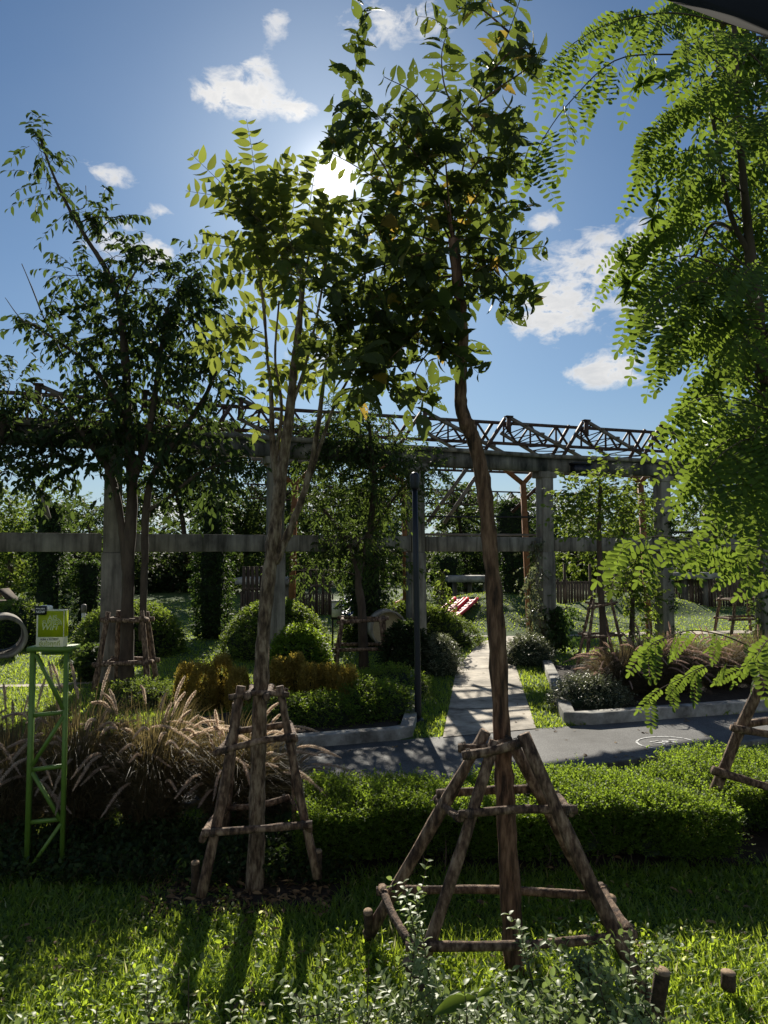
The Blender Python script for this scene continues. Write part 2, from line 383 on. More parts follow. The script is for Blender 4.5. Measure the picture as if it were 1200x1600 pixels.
M['plume_d'] = leafmat('purple_plume', (.34, .23, .18), (.56, .42, .34), (.8, .58, .45), .5, .9)
M['fgrass_d'] = leafmat('dark_grass_blade', (.04, .038, .022), (.12, .09, .05), (.24, .18, .08), .38, .6)
M['dead'] = leafmat('fallen_leaf', (.10, .06, .03), (.26, .17, .08), (.2, .12, .04), .2, .8)
M['twine'] = surf('black_rubber_twine', [(.3, (.015, .013, .012)), (.7, (.06, .05, .045))], 80, .8, .4)
M['bark_s'] = surf('dark_cut_log', [(.3, (.03, .018, .012)), (.6, (.10, .065, .04))], 30, .9, .9, 60, bdist=.02)
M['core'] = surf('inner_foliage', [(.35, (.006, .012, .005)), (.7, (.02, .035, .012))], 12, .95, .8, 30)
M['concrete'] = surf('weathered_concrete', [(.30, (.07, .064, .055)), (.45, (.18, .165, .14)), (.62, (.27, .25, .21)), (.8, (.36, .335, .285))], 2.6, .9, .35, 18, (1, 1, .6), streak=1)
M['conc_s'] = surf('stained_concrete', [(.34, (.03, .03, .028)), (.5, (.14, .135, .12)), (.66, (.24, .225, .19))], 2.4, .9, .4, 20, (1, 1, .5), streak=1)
M['conc_l'] = surf('pale_kerb_concrete', [(.3, (.20, .19, .17)), (.55, (.36, .35, .32)), (.75, (.44, .43, .40))], 5, .9, .3, 40, patch=2.2)
M['path'] = surf('worn_path_concrete', [(.34, (.20, .17, .13)), (.46, (.42, .37, .30)), (.72, (.60, .54, .45))], 2.6, .85, .3, 30, patch=.9)
M['asphalt'] = surf('asphalt', [(.3, (.055, .055, .055)), (.5, (.10, .10, .10)), (.56, (.14, .14, .138)), (.8, (.22, .22, .215))], 90, .8, .5, 160, bdist=.004, detail=3, patch=.7)
M['lawn'] = surf('lawn_soil', [(.3, (.025, .045, .010)), (.55, (.06, .11, .018)), (.75, (.10, .16, .028))], 3.5, .95, .8, 60, bdist=.03)
M['soil'] = surf('dark_soil', [(.3, (.015, .011, .008)), (.6, (.045, .034, .024)), (.8, (.09, .07, .05))], 14, .95, 1, 50, bdist=.02)
M['steel'] = surf('rusted_steel', [(.3, (.025, .016, .013)), (.6, (.07, .04, .03)), (.8, (.12, .07, .05))], 9, .7, .3, 40)
M['steel_l'] = surf('weathered_grey_steel', [(.3, (.10, .085, .07)), (.7, (.22, .19, .16))], 7, .6, .2, 30)
M['orange'] = surf('orange_rust_steel', [(.3, (.12, .05, .02)), (.7, (.32, .15, .06))], 6, .75, .3, 30)
M['black'] = flat('black_metal', (.012, .014, .02), .4, .2)
M['green'] = flat('green_painted_steel', (.11, .20, .025), .5)
M['lime'] = glowing('lime_panel', (.42, .50, .02), (.75, .85, .03), .5)
M['white'] = flat('white_panel', (.86, .85, .74), .5); M['whitep'] = glowing('thin_white_plastic', (.8, .78, .66), (.95, .93, .8), .55)
M['limetxt'] = flat('pale_lime_lettering', (.62, .68, .30), .5)
M['oliv'] = flat('olive_lettering', (.40, .44, .06), .5)
M['red'] = flat('red_plastic', (.72, .02, .035), .55)
M['redw'] = flat('pale_slide_bed', (.70, .22, .22), .6)
M['blue'] = flat('blue_plastic', (.02, .05, .25), .35)
M['cream'] = flat('cream_board', (.55, .47, .30), .7)
M['wood'] = surf('old_fence_board', [(.3, (.05, .033, .022)), (.6, (.14, .10, .07)), (.8, (.22, .16, .12))], 6, .9, .5, 30, (1, 1, .2))
M['glass'] = flat('blue_glass_facade', (.22, .33, .42), .25)
M['clad'] = surf('grey_blue_cladding', [(.3, (.22, .28, .33)), (.7, (.30, .36, .42))], .3, .5, 0)
M['paint'] = surf('worn_white_paint', [(.42, (.16, .16, .155)), (.52, (.62, .62, .6)), (.8, (.75, .75, .72))], 22, .7, 0)
M['roof'] = flat('dark_roof_underside', (.004, .004, .004), 1.0)

# ------------------------------------------------------------------ ground, road, paths
def sheet(name, poly, z, mat, kind='structure'):
    mb = MB(); mb.add([(p[0], p[1], z) for p in poly], np.arange(len(poly))); return struct(mb, name, mat, kind)
# ground: one sheet to the horizon with the play mounds swelling out of it
MOUNDS = [(3.6, 23.2, 4.2, 5.2, .82), (-9.0, 24.0, 3.0, 2.5, .6), (9.0, 25.5, 3.6, 2.0, .7)]
def gz(x, y):
    z = np.zeros_like(np.asarray(x, float))
    for (mx_, my, rx, ry, h) in MOUNDS:
        q = ((x - mx_) / rx) ** 2 + ((y - my) / ry) ** 2
        z = z + h * np.where(q < 1, (1 - q) ** 2 * (1 + .0 * q), 0) 
    return z
def ground():
    xs = np.concatenate([[-1200, -300, -80, -40], np.linspace(-22, 22, 110), [40, 80, 300, 1200]])
    ys = np.concatenate([[-60, -15], np.linspace(-4, 34, 100), [45, 80, 300, 2400]])
    X, Y = np.meshgrid(xs, ys); Zz = gz(X, Y)
    V = np.stack([X, Y, Zz], -1).reshape(-1, 3); nx = len(xs)
    i = np.arange(len(ys) - 1)[:, None] * nx + np.arange(nx - 1)[None]
    mb = MB(); mb.add(V, np.stack([i, i + 1, i + nx + 1, i + nx], -1).reshape(-1, 4))
    return struct(mb, 'ground', M['lawn'], smooth=True)
ground()
road_far = [(-9, 5.7), (-4.5, 7.0), (-1.0, 7.98), (.23, 8.36), (2.32, 9.0), (5.3, 9.8), (9, 10.7), (14, 11.6)]
road_near = [(14, 11.2), (9, 10.0), (4.55, 8.4), (1.97, 7.28), (.3, 6.7), (-1.5, 6.25), (-4.5, 5.6), (-9, 4.4)]
ROAD = [tuple(p[:2]) for p in spline(np.array([(*p, 0) for p in road_far]), 30)] + [tuple(p[:2]) for p in spline(np.array([(*p, 0) for p in road_near]), 30)]
sheet('road', ROAD, .008, M['asphalt'])
PATH = [(.69, 8.45), (1.87, 8.86), (2.47, 13.4), (3.1, 16.6), (4.1, 18.1), (3.2, 18.3), (2.35, 17.2), (1.36, 13.4)]
sheet('path', PATH, .016, M['path'])
WALK = [(1.6, 18.1), (3.2, 18.3), (4.1, 18.3), (7, 18.6), (12, 19.2), (12, 19.9), (7, 19.2), (4.5, 18.9), (2, 18.7), (1.4, 18.6)]
for k_ in (9.9, 11.5, 13.2, 14.8):
    u_ = (k_ - 8.45) / (13.4 - 8.45) if k_ < 13.4 else 1 + (k_ - 13.4) / 3.6
    xl = .69 + .67 * min(u_, 1) + .95 * max(0, u_ - 1) + .01; xr = 1.87 + .6 * min(u_, 1) + .7 * max(0, u_ - 1) - .01
    sheet('path_joint', [(xl, k_ - .012), (xr, k_ + .10 - .012), (xr, k_ + .10 + .012), (xl, k_ + .012)], .0205, M['soil'])
sheet('walkway', WALK, .012, M['path'])
WALK2 = [(-9, 11.25), (-5.3, 11.6), (-4.6, 11.9), (-4.7, 12.1), (-5.4, 11.8), (-9, 11.45)]
sheet('garden_path', WALK2, .012, M['path'])
BEDL = [(-1.7, 7.95), (.12, 8.5), (.40, 10.6), (.50, 12.6), (-1.2, 10.4), (-2.4, 9.2)]
BEDR = [(2.42, 9.2), (5.2, 9.95), (9.5, 11.0), (9.5, 14), (5.5, 13.3), (3.15, 13.4)]
sheet('soil_bed', BEDL, .06, M['soil']); sheet('soil_bed', BEDR, .06, M['soil'])
sheet('bare_soil', [(-1.55, 4.35), (-.3, 4.45), (-.1, 4.9), (3.0, 5.1), (4.5, 5.6), (4.5, 6.3), (0, 6.2), (-1.5, 5.6)], .010, M['soil'])
def marking():
    mb = MB(); c = np.array([3.22, 8.22]); n = 48
    a = np.linspace(0, 2 * np.pi, n, endpoint=False); ax = nrm(np.array([1, .28])); ay = np.array([-ax[1], ax[0]])
    def rr(k): return np.concatenate([c + ax * .36 * k * np.cos(a)[:, None] + ay * .27 * k * np.sin(a)[:, None], np.full((n, 1), .013)], 1)
    i = np.arange(n); j = (i + 1) % n
    mb.add(np.vstack([rr(1), rr(.92)]), np.stack([i, j, j + n, i + n], -1))
    for (x0, y0, x1, y1, w_) in ((-.18, .02, .16, .02, .03), (-.08, -.06, .02, .08, .03), (.02, .08, .12, -.04, .03), (-.16, .08, -.04, .1, .03), (.1, .1, .2, .06, .03)):
        a0 = c + ax * x0 + ay * y0; a1 = c + ax * x1 + ay * y1; nn = nrm(np.array([-(a1 - a0)[1], (a1 - a0)[0]])) * w_ / 2
        mb.add([(*(a0 - nn), .013), (*(a1 - nn), .013), (*(a1 + nn), .013), (*(a0 + nn), .013)], [[0, 1, 2, 3]])
    struct(mb, 'road_marking', M['paint'])
marking()
def kerb(name, pts, w_, h, mat, label, cat='kerb', group=None):
    mb = MB(); pts = [np.array([*p, 0.]) for p in pts]; n = len(pts); L = []; Rr = []
    for i, p in enumerate(pts):
        d = nrm(pts[min(i + 1, n - 1)] - pts[max(i - 1, 0)]); s_ = np.array([-d[1], d[0], 0]) * w_ / 2
        L.append(p + s_); Rr.append(p - s_)
    V = []; 
    for l, r in zip(L, Rr): V += [l - Z * .05, l + Z * h, r + Z * h, r - Z * .05]
    fs = [[i * 4 + k, i * 4 + k + 1, i * 4 + k + 5, i * 4 + k + 4] for i in range(n - 1) for k in range(3)]
    mb.add(V, fs + [[3, 2, 1, 0], [n * 4 - 4, n * 4 - 3, n * 4 - 2, n * 4 - 1]])
    o = mb.build(name, mat)
    bv = o.modifiers.new('b', 'BEVEL'); bv.width = .012; bv.segments = 2
    return tag(o, label, cat, group)
kerb('planter_kerb', [(-6, 6.72), (-3, 7.56), (-1, 8.08), (.1, 8.42), (.27, 8.56), (.36, 9.4), (.47, 11), (.56, 12.9)], .16, .13, M['conc_l'], 'pale concrete kerb of the bed left of the path, beside the black lamp post', group='planter kerbs')
kerb('planter_kerb', [(3.05, 13.4), (2.75, 11.5), (2.42, 9.6), (2.36, 9.16), (2.6, 9.14), (5.3, 9.93), (9, 10.85), (13, 11.6)], .17, .15, M['conc_l'], 'long pale concrete kerb of the bed right of the path, below the purple fountain grass', group='planter kerbs')
kerb('road_edging', [(-5, 5.5), (-1.5, 6.22), (.3, 6.66), (1.97, 7.22), (4.55, 8.34), (9, 9.94)], .06, .05, M['conc_s'], 'thin dark edging strip on the near side of the road behind the hedge', 'edging')

# ------------------------------------------------------------------ lawns of blades
BT = (np.array([[0, .5, 0], [0, -.5, 0], [.5, .42, .05], [.5, -.42, .05], [1, 0, -.16]]), np.array([[2, 3, 4]]), np.array([[0, 1, 3, 2]]))
def blade_field(name, mat, n, ylo, yhi, L, W, xm=1.0, excl=(), power=1.0, zoff=0, lean=.55, pxr=(-60, 1260)):
    Y = np.exp(rng.uniform(math.log(ylo), math.log(yhi), n)) if power == 1 else rng.uniform(ylo, yhi, n)
    X = (rng.uniform(*pxr, n) - 600) / F * Y * 1.02
    X += 0; keep = np.ones(n, bool)
    for p in excl: keep &= ~inpoly(X, Y, p)
    X = X[keep]; Y = Y[keep]; P = np.stack([X, Y, gz(X, Y) - .004], -1); k = len(P)
    a = rng.uniform(0, 2 * np.pi, k); ln = lean * rng.uniform(.3, 1.7, k)
    D = np.stack([np.cos(a) * ln, np.sin(a) * ln, np.ones(k)], -1)
    N = np.stack([-np.cos(a), -np.sin(a), ln], -1) + rng.normal(0, .4, (k, 3))
    cl = .6 + .5 * (np.sin(X * 3.1 + np.cos(Y * 2.3) * 2) * np.cos(Y * 3.7 + X) * .5 + .5)
    s_ = rng.uniform(.45, 1.25, k) * cl
    mb = MB(); leaves(mb, P, D, N, L * s_, W * rng.uniform(.7, 1.2, k), BT)
    return struct(mb, name, mat, 'stuff')
SOILF = [(-1.35, 4.5), (-.35, 4.5), (-.2, 5.0), (3.4, 5.15), (3.4, 6.2), (-1.5, 6.1)]
blade_field('lawn_grass', M['grass'], 95000, 2.6, 6.6, .088, .010, excl=(SOILF, ROAD), lean=.75)
blade_field('lawn_grass', M['grassf'], 60000, 8.5, 14.5, .085, .016, excl=(ROAD, PATH, BEDL, BEDR, WALK2), lean=.7)
blade_field('lawn_grass', M['grassf'], 60000, 14.5, 32, .065, .026, excl=(PATH, WALK), lean=.8)

# ------------------------------------------------------------------ concrete frame
FX = [(-150, 11.0), (175, 12.1), (430, 13.2), (650, 14.4), (852, 15.7), (1036, 16.6), (1192, 17.6), (1360, 18.8)]
FC = [at(px, 860, y)[:2] for px, y in FX]
fa = nrm(np.array([*(FC[-1] - FC[0]), 0])); fb = np.array([-fa[1], fa[0], 0])
ZT, ZM = 4.52, 2.47
def frame():
    root = thing('concrete_frame', 'long weathered concrete frame of tall columns joined by a top beam and a middle beam', 'concrete frame', (*FC[3], 0))
    for i, c in enumerate(FC):
        mb = MB(); cz = 3.94
        c3 = np.array([*c, 0])
        box(mb, c3 + Z * (ZM - .31) / 2, (.33, .30, ZM - .31), fa)
        box(mb, c3 + Z * (ZM - .31 + cz) / 2, (.29, .27, cz - ZM + .31), fa)
        box(mb, c3 + Z * (cz - .06) + fb * .0, (.46, .305, .16), fa)
        o = part(mb, 'column', M['concrete'], root); bv = o.modifiers.new('b', 'BEVEL'); bv.width = .015; bv.segments = 2
    for i in range(len(FC) - 1):
        a = np.array([*FC[i], 0]); b = np.array([*FC[i + 1], 0]); 
        mb = MB(); bar(mb, a + fa * .166 + Z * (ZM - .14), b - fa * .166 + Z * (ZM - .14), .24, .31)
        o = part(mb, 'middle_beam', M['concrete'], root); bv = o.modifiers.new('b', 'BEVEL'); bv.width = .012
        mb = MB(); bar(mb, a + Z * 4.08 + fa * .003, b + Z * 4.08 - fa * .003, .30, .29)
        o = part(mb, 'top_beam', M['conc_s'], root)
        mb = MB(); bar(mb, a + Z * 4.267 - fb * .03, b + Z * 4.267 - fb * .03, .42, .08)
        bar(mb, a + Z * 4.318 + fb * .02, b + Z * 4.318 + fb * .02, .10, .02)
        o = part(mb, 'coping', M['concrete'], root)
    mb = MB(); a = np.array([*FC[4], 0]) + fa * .75 - fb * .3
    box(mb, a + Z * 3.98, (.40, .22, .24), fa); box(mb, a + Z * 4.12, (.46, .26, .04), fa)
    part(mb, 'junction_box', M['black'], root)
frame()
# ------------------------------------------------------------------ steel roof
def truss_line(name, label, p0, p1, depth, bays, mat, th=.045, verticals=True, group='long steel trusses'):
    p0 = np.array(p0, float); p1 = np.array(p1, float)
    root = thing(name, label, 'steel truss', (*(p0 + p1)[:2] / 2, 0), group)
    mt = MB(); bar(mt, p0, p1, th * 1.3); part(mt, 'top_chord', mat, root)
    mt = MB(); bar(mt, p0 - Z * depth, p1 - Z * depth, th * 1.3); part(mt, 'bottom_chord', mat, root)
    mt = MB()
    for i in range(bays):
        a = p0 + (p1 - p0) * i / bays; b = p0 + (p1 - p0) * (i + 1) / bays; m_ = (a + b) / 2
        bar(mt, a - Z * depth, m_, th * .8); bar(mt, m_, b - Z * depth, th * .8)
        if verticals: bar(mt, m_, m_ - Z * depth, th * .8)
    part(mt, 'web', mat, root)
def off(px, py, Y): return at(px, py, Y)
truss_line('steel_truss', 'rusty flat steel truss running above the concrete beam behind the tilted roof trusses', off(-60, 609, 12.4), off(1290, 692, 19.6), .47, 30, M['steel'], .05)
truss_line('steel_truss', 'rusty flat steel truss seen under the top beam, behind the two forked orange columns', off(560, 700, 19), off(1230, 728, 23), .52, 26, M['steel'], .045)
truss_line('steel_truss', 'thin distant steel truss seen low between columns against the sky', off(380, 756, 27), off(900, 772, 29), .55, 22, M['steel'], .04)
def tooth(px, py, Y, label, k):
    """tilted roof truss: steep pair of struts, long sloping truss, posts"""
    P = off(px, py, Y); root = thing('roof_truss', label, 'roof truss', (P[0], P[1], 0), 'tilted steel roof trusses')
    s_ = Y / F
    for j in (0, 1):
        mb = MB(); a = P - fa * .1 + fb * j * .5 - Z * .03 - fa * .02 * j; b = P + fb * j * .5 - fa * (46 * s_) - Z * (P[2] - 4.3); b[2] = 4.33
        bar(mb, a, b, .07, .06); part(mb, 'strut', M['steel'], root)
    mb = MB(); bar(mb, P, P - Z * .34, .09, .08); box(mb, P + Z * .015, (.17, .12, .03), fa); part(mb, 'post', M['steel'], root)
    end = P + fa * (172 * s_) + fb * .5; end[2] = 4.38
    mb = MB(); bar(mb, P, end, .06, .07); part(mb, 'top_chord', M['steel_l'], root)
    a2 = P - Z * .30 + fb * .35; e2 = a2 + (end - P) * .55; e2[2] = 4.36
    mb = MB(); bar(mb, a2, e2, .06, .06); part(mb, 'bottom_chord', M['steel_l'], root)
    mb = MB(); n = 7
    for i in range(n):
        t = (i + .5) / n; q = P + (end - P) * t; lo = a2 + (e2 - a2) * min(1, t * 1.05); lo2 = a2 + (e2 - a2) * min(1, max(0, t - .14) * 1.05)
        bar(mb, q, lo, .022); bar(mb, q, lo2, .022)
    part(mb, 'web', M['steel'], root)
    for i in range(1, 5):
        q = P + (end - P) * i / 5 + Z * .03
        mb = MB(); box(mb, q, (.10, .14, .045), fa); part(mb, 'cleat', M['steel_l'], root)
TL = ['tilted roof truss above the left end of the concrete frame behind the big dark tree', 'tilted roof truss seen through the branches right of the dark left tree',
      'tilted roof truss behind the many-stemmed pale trunk, partly hid by leaves', 'tilted roof truss whose peak stands just left of the bent reddish trunk',
      'tilted roof truss whose peak stands just right of the bent reddish trunk', 'tilted roof truss peaking midway between the bent trunk and the drooping right tree', 'rightmost tilted roof truss, its peak touching the drooping fronds']
for k, (px, py, Y) in enumerate([(60, 602, 12.0), (226, 612, 12.7), (376, 624, 13.5), (664, 643, 14.9), (795, 652, 15.7), (916, 658, 16.5), (1036, 665, 17.3)]): tooth(px, py, Y, TL[k], k)
def ycol(px, Y, zf, label, lean=0, pyt=738):
    b = at(px, 860, Y); b[2] = 0; t = at(px + lean, pyt, Y)
    root = thing('forked_column', label, 'steel column', b, 'forked orange columns')
    k = t - np.array([0, 0, .25]); mb = MB(); bar(mb, b, k, .13, .13); part(mb, 'shaft', M['orange'], root)
    for s_ in (-1, 1):
        mb = MB(); e = t + fa * s_ * .5 + Z * .22 + (fa * -.25 if s_ < 0 else 0); bar(mb, k - Z * .04, e, .10, .09); part(mb, 'fork_arm', M['orange'], root)
    mb = MB(); bar(mb, t - fa * 1.0 + Z * .26, t + fa * .8 + Z * .26, .07); part(mb, 'head_rail', M['steel_l'], root)
    return root
ycol(827, 17.6, 0, 'forked orange column just left of the column with climbing vines', -10)
ycol(1012, 18.6, 0, 'forked orange column just left of the ivy-collared concrete column', -12)
ycol(634, 17.2, 0, 'forked orange column half hidden behind the lamp post and concrete column', -2)
ycol(455, 16.2, 0, 'forked orange column hidden among leaves right of the pale trunk', 6)
def single(name, a, b, w_, mat, label, cat, group=None, h=None):
    mb = MB(); bar(mb, a, b, w_, h); return tag(mb.build(name, mat), label, cat, group)
single('diagonal_brace', off(737, 722, 17), off(668, 816, 17), .09, M['steel_l'], 'left one of two parallel sloping steel braces beside the lamp post', 'brace', 'sloping steel braces')
single('diagonal_brace', off(748, 738, 17.4), off(694, 818, 17.4), .09, M['steel_l'], 'right one of two parallel sloping steel braces beside the lamp post', 'brace', 'sloping steel braces')
single('diagonal_brace', off(880, 722, 18), off(800, 800, 18), .08, M['steel'], 'dark sloping steel brace passing behind the column with climbing vines', 'brace', 'sloping steel braces')
single('diagonal_brace', off(62, 760, 15), off(76, 810, 15), .08, M['steel_l'], 'pale sloping brace above the ivy pillar at far left', 'brace', 'sloping steel braces')
single('pipe_rail', off(640, 807, 14.9), off(845, 808, 16.1), .035, M['black'], 'thin dark rail between the lamp post column and the vine column', 'rail')
single('pipe_rail', off(650, 835, 14.75), off(845, 836, 16.0), .05, M['steel_l'], 'pale rail lying just above the middle beam beside the bent trunk', 'rail')
single('roof_sheet', off(1040, 832, 17.2), off(1200, 830, 18.3), .35, M['black'], 'dark flat ledge lying on the middle beam at far right', 'ledge', None, .05)

# ------------------------------------------------------------------ lamp post
def lamp():
    b = G(653, 1128); root = thing('lamp_post', 'slim black lamp post standing in the grass left of the concrete path', 'lamp post', b)
    mb = MB(); t = at(648, 762, b[1]); limb(mb, [[*b, .045], [*(b + Z * .5), .042], [*t, .034]], 6, 12, 0); part(mb, 'post', M['black'], root, True)
    mb = MB(); limb(mb, [[*b, .08], [*(b + Z * .03), .08], [*(b + Z * .05), .05]], 4, 14, 0); part(mb, 'base_plate', M['black'], root)
    mb = MB(); limb(mb, [[*(t - Z * .02), .05], [*(t + Z * .04), .06], [*(t + Z * .16), .06], [*(t + Z * .2), .03]], 8, 14, 0); part(mb, 'lamp_head', M['black'], root, True)
lamp()
# ------------------------------------------------------------------ green stand and sign
def pole(mb, x1, y1, Y1, x2, y2, Y2, w_, n=8, taper=.85, rough=.05, sides=9, bend=.012):
    a = at(x1, y1, Y1); b = at(x2, y2, Y2); m_ = (a + b) / 2 + rng.normal(0, bend, 3); s_ = (Y1 + Y2) / 2 / F
    return limb(mb, [[*a, w_ / 2 * s_ * taper], [*m_, w_ / 2 * s_ * .95], [*b, w_ / 2 * s_]], n, sides, rough)
def stand():
    Y = 4.9; root = thing('sign_stand', 'narrow bright green steel stand with zigzag bracing, carrying the lime sign box', 'stand', (at(70, 1360, Y)[0], Y, 0))
    def b2(name, a, b, w_=.024, d=.024, dy=0):
        mb = MB(); pa = at(a[0], a[1], Y); pb = at(b[0], b[1], Y); pa[1] += dy; pb[1] += dy; bar(mb, pa, pb, w_, d, (0, 1, 0)); part(mb, name, M['green'], root)
    b2('leg', (52, 1018), (42, 1364), .03, .03); b2('leg', (104, 1018), (97, 1358), .026, .026)
    mb = MB(); box(mb, at(78, 1014, Y) + np.array([0, .06, 0]), (.29, .18, .03)); part(mb, 'top_plate', M['green'], root)
    b2('crossbar', (55, 1024), (103, 1024), .02, .02, .10)
    for a, b in (((52, 1118), (99, 1113)), ((49, 1203), (97, 1197)), ((47, 1285), (95, 1280))): b2('crossbar', a, b, dy=.004)
    for a, b in (((57, 1022), (100, 1108)), ((51, 1196), (100, 1118)), ((51, 1206), (95, 1281)), ((44, 1362), (96, 1286))): b2('brace', a, b, .022, .022, -.004)
    b2('crossbar', (46, 1360), (60, 1372), .02, .02, .02)
def text(name, s_, c, h, mat, root, yo, shear=0, width=None, rot=0):
    cu = bpy.data.curves.new(name, 'FONT'); cu.body = s_; cu.size = h; cu.align_x = 'CENTER'; cu.align_y = 'CENTER'; cu.extrude = .0008; cu.shear = shear; cu.offset = h * .012
    o = bpy.data.objects.new(name, cu); COL.objects.link(o); cu.materials.append(mat)
    bpy.context.view_layer.update()
    if width and o.dimensions[0] > 0: cu.space_character = 1; o.scale = (width / o.dimensions[0],) * 2 + (1,)
    me = bpy.data.meshes.new_from_object(o.evaluated_get(bpy.context.evaluated_depsgraph_get())); sc = tuple(o.scale)
    bpy.data.objects.remove(o)
    o = bpy.data.objects.new(name, me); COL.objects.link(o); o.scale = sc
    if not me.materials: me.materials.append(mat)
    o.parent = root; o.location = (c[0], yo, c[2]) if root is None else tuple(np.array([c[0], yo, c[2]]) - np.array(root.location)); o.rotation_euler = (R(90), 0, 0)
    return o
def sign():
    Y = 4.93; c = at(81.5, 985, Y); s_ = Y / F; bot = at(81, 1010, Y)[2] ; h = 57 * s_; w_ = 43 * s_; dp = .07; yf = Y - dp / 2
    root = thing('wifi_sign_box', 'lime and white plastic sign box reading AIS WiFi with a black AVAILABLE NOW tag', 'sign', (c[0], Y, bot))
    mb = MB(); box(mb, (c[0], Y, bot + h / 2), (w_, dp, h)); o = part(mb, 'case', M['whitep'], root); bv = o.modifiers.new('b', 'BEVEL'); bv.width = .008; bv.segments = 3
    mb = MB(); box(mb, (c[0] + w_ * .03, yf - .001, bot + h * .62), (w_ * .90, .004, h * .70)); box(mb, (c[0] + w_ * .5, Y, bot + h * .62), (.004, dp * .8, h * .70)); part(mb, 'lime_panel', M['lime'], root)
    mb = MB(); box(mb, (c[0] - w_ * .33, yf - .006, bot + h * .985), (w_ * .42, .008, h * .24)); part(mb, 'tag', M['black'], root)
    mb = MB(); P_ = np.array([c[0] - w_ * .25, Y, bot + h * 1.0])
    box(mb, P_ + Z * h * .03, (w_ * .42, dp * .9, h * .16)); o = part(mb, 'shoulder', M['white'], root); bv = o.modifiers.new('b', 'BEVEL'); bv.width = .015; bv.segments = 4
    t = yf - .0045
    text('lettering', 'AIS', (c[0] + w_ * .10, 0, bot + h * .78), .03, M['limetxt'], root, t, 0, w_ * .34)
    text('lettering', 'SUPER', (c[0] - w_ * .03, 0, bot + h * .665), .02, M['limetxt'], root, t, .2, w_ * .5)
    text('lettering', 'WiFi', (c[0] - w_ * .02, 0, bot + h * .53), .05, M['limetxt'], root, t, .25, w_ * .56)
    text('lettering', 'AVAILABLE', (c[0] - w_ * .33, 0, bot + h * 1.035), .016, M['white'], root, yf - .011, 0, w_ * .33)
    text('lettering', 'NOW', (c[0] - w_ * .33, 0, bot + h * .945), .03, M['white'], root, yf - .011, .1, w_ * .33)
    text('lettering', 'ASIA x FITFEST', (c[0], 0, bot + h * .205), .012, M['black'], root, yf - .001, 0, w_ * .66)
    text('lettering', 'อุ่นใจทุกที่', (c[0], 0, bot + h * .09), .03, M['oliv'], root, yf - .001, 0, w_ * .74)
    mb = MB()
    for r_ in (.016, .028, .040):
        a = np.linspace(R(-10), R(100), 10); o_ = np.array([c[0] + w_ * .26, t, bot + h * .60])
        vtube(mb, np.stack([o_[0] + r_ * np.cos(a) * .8, np.full(10, t), o_[2] + r_ * np.sin(a)], -1), np.full(10, .0028), 5)
    part(mb, 'wifi_symbol', M['limetxt'], root)
stand(); sign()

# ------------------------------------------------------------------ stake frames
def stakes(label, poles_, bars, ends, loc, grp='timber stake frames round young trees'):
    root = thing('stake_frame', label, 'stake frame', loc, grp)
    for p in poles_: mb = MB(); pole(mb, *p); part(mb, 'stake', M['stake'], root, True)
    for p in bars: mb = MB(); pole(mb, *p, taper=1.0); part(mb, 'crossbar', M['stake'], root, True)
    for p in bars:
        if len(bars) < 5: break
        a = at(*p[:3]); b = at(*p[3:6]); r_ = p[6] / 2 * p[2] / F * 1.25
        for t in (.09, .90):
            mb = MB()
            q = a + (b - a) * t; d = nrm(b - a); e1 = nrm(np.cross(d, Z + .01)); e2 = np.cross(d, e1)
            for k in range(3):
                an = np.linspace(0, 6.6, 16); c_ = q + d * (k - 1) * .008
                vtube(mb, (c_ + (np.cos(an)[:, None] * e1 + np.sin(an)[:, None] * e2) * r_ * .98 + np.linspace(0, .01, 16)[:, None] * d)[None], np.full((1, 16), .0018), 4)
            part(mb, 'twine', M['twine'], root)
    for p in ends:
        mb = MB(); pole(mb, *p, n=4, taper=1.0, bend=0); o = part(mb, 'peg', M['bark_s'], root)
        mb = MB(); a = at(p[0], p[1], p[2]); d = nrm(a - at(p[3], p[4], p[5])); r_ = p[6] / 2 * p[2] / F * .97
        vtube(mb, np.array([a, a + d * .003]), np.array([r_, r_]), 12); sub(mb, 'cut_end', M['endgrain'], o)
    return root
stakes('tall timber stake frame around the bent reddish trunk in the foreground',
       [(759, 1143, 3.86, 575, 1462, 4.08, 20), (773, 1157, 3.76, 655, 1520, 3.62, 19), (817, 1147, 3.72, 1012, 1562, 3.52, 24), (802, 1165, 3.86, 952, 1440, 4.15, 22)],
       [(682, 1240, 3.98, 840, 1232, 3.98, 13), (717, 1272, 3.68, 902, 1265, 3.66, 13), (682, 1247, 4.0, 720, 1279, 3.68, 12), (868, 1240, 3.96, 893, 1272, 3.66, 11),
        (588, 1392, 4.06, 928, 1400, 4.06, 13), (634, 1479, 3.6, 990, 1462, 3.55, 15), (597, 1386, 4.05, 644, 1478, 3.6, 13), (938, 1384, 4.05, 990, 1462, 3.55, 14),
        (716, 1169, 3.86, 800, 1157, 3.86, 14), (722, 1181, 3.72, 815, 1160, 3.72, 14)],
       [(575, 1425, 4.0, 577, 1470, 4.1, 15), (955, 1404, 4.1, 945, 1440, 4.2, 17), (640, 1500, 3.6, 660, 1560, 3.6, 24), (1035, 1518, 3.2, 1020, 1610, 3.25, 24), (1138, 1520, 3.6, 1138, 1545, 3.6, 22)], G(800, 1490))
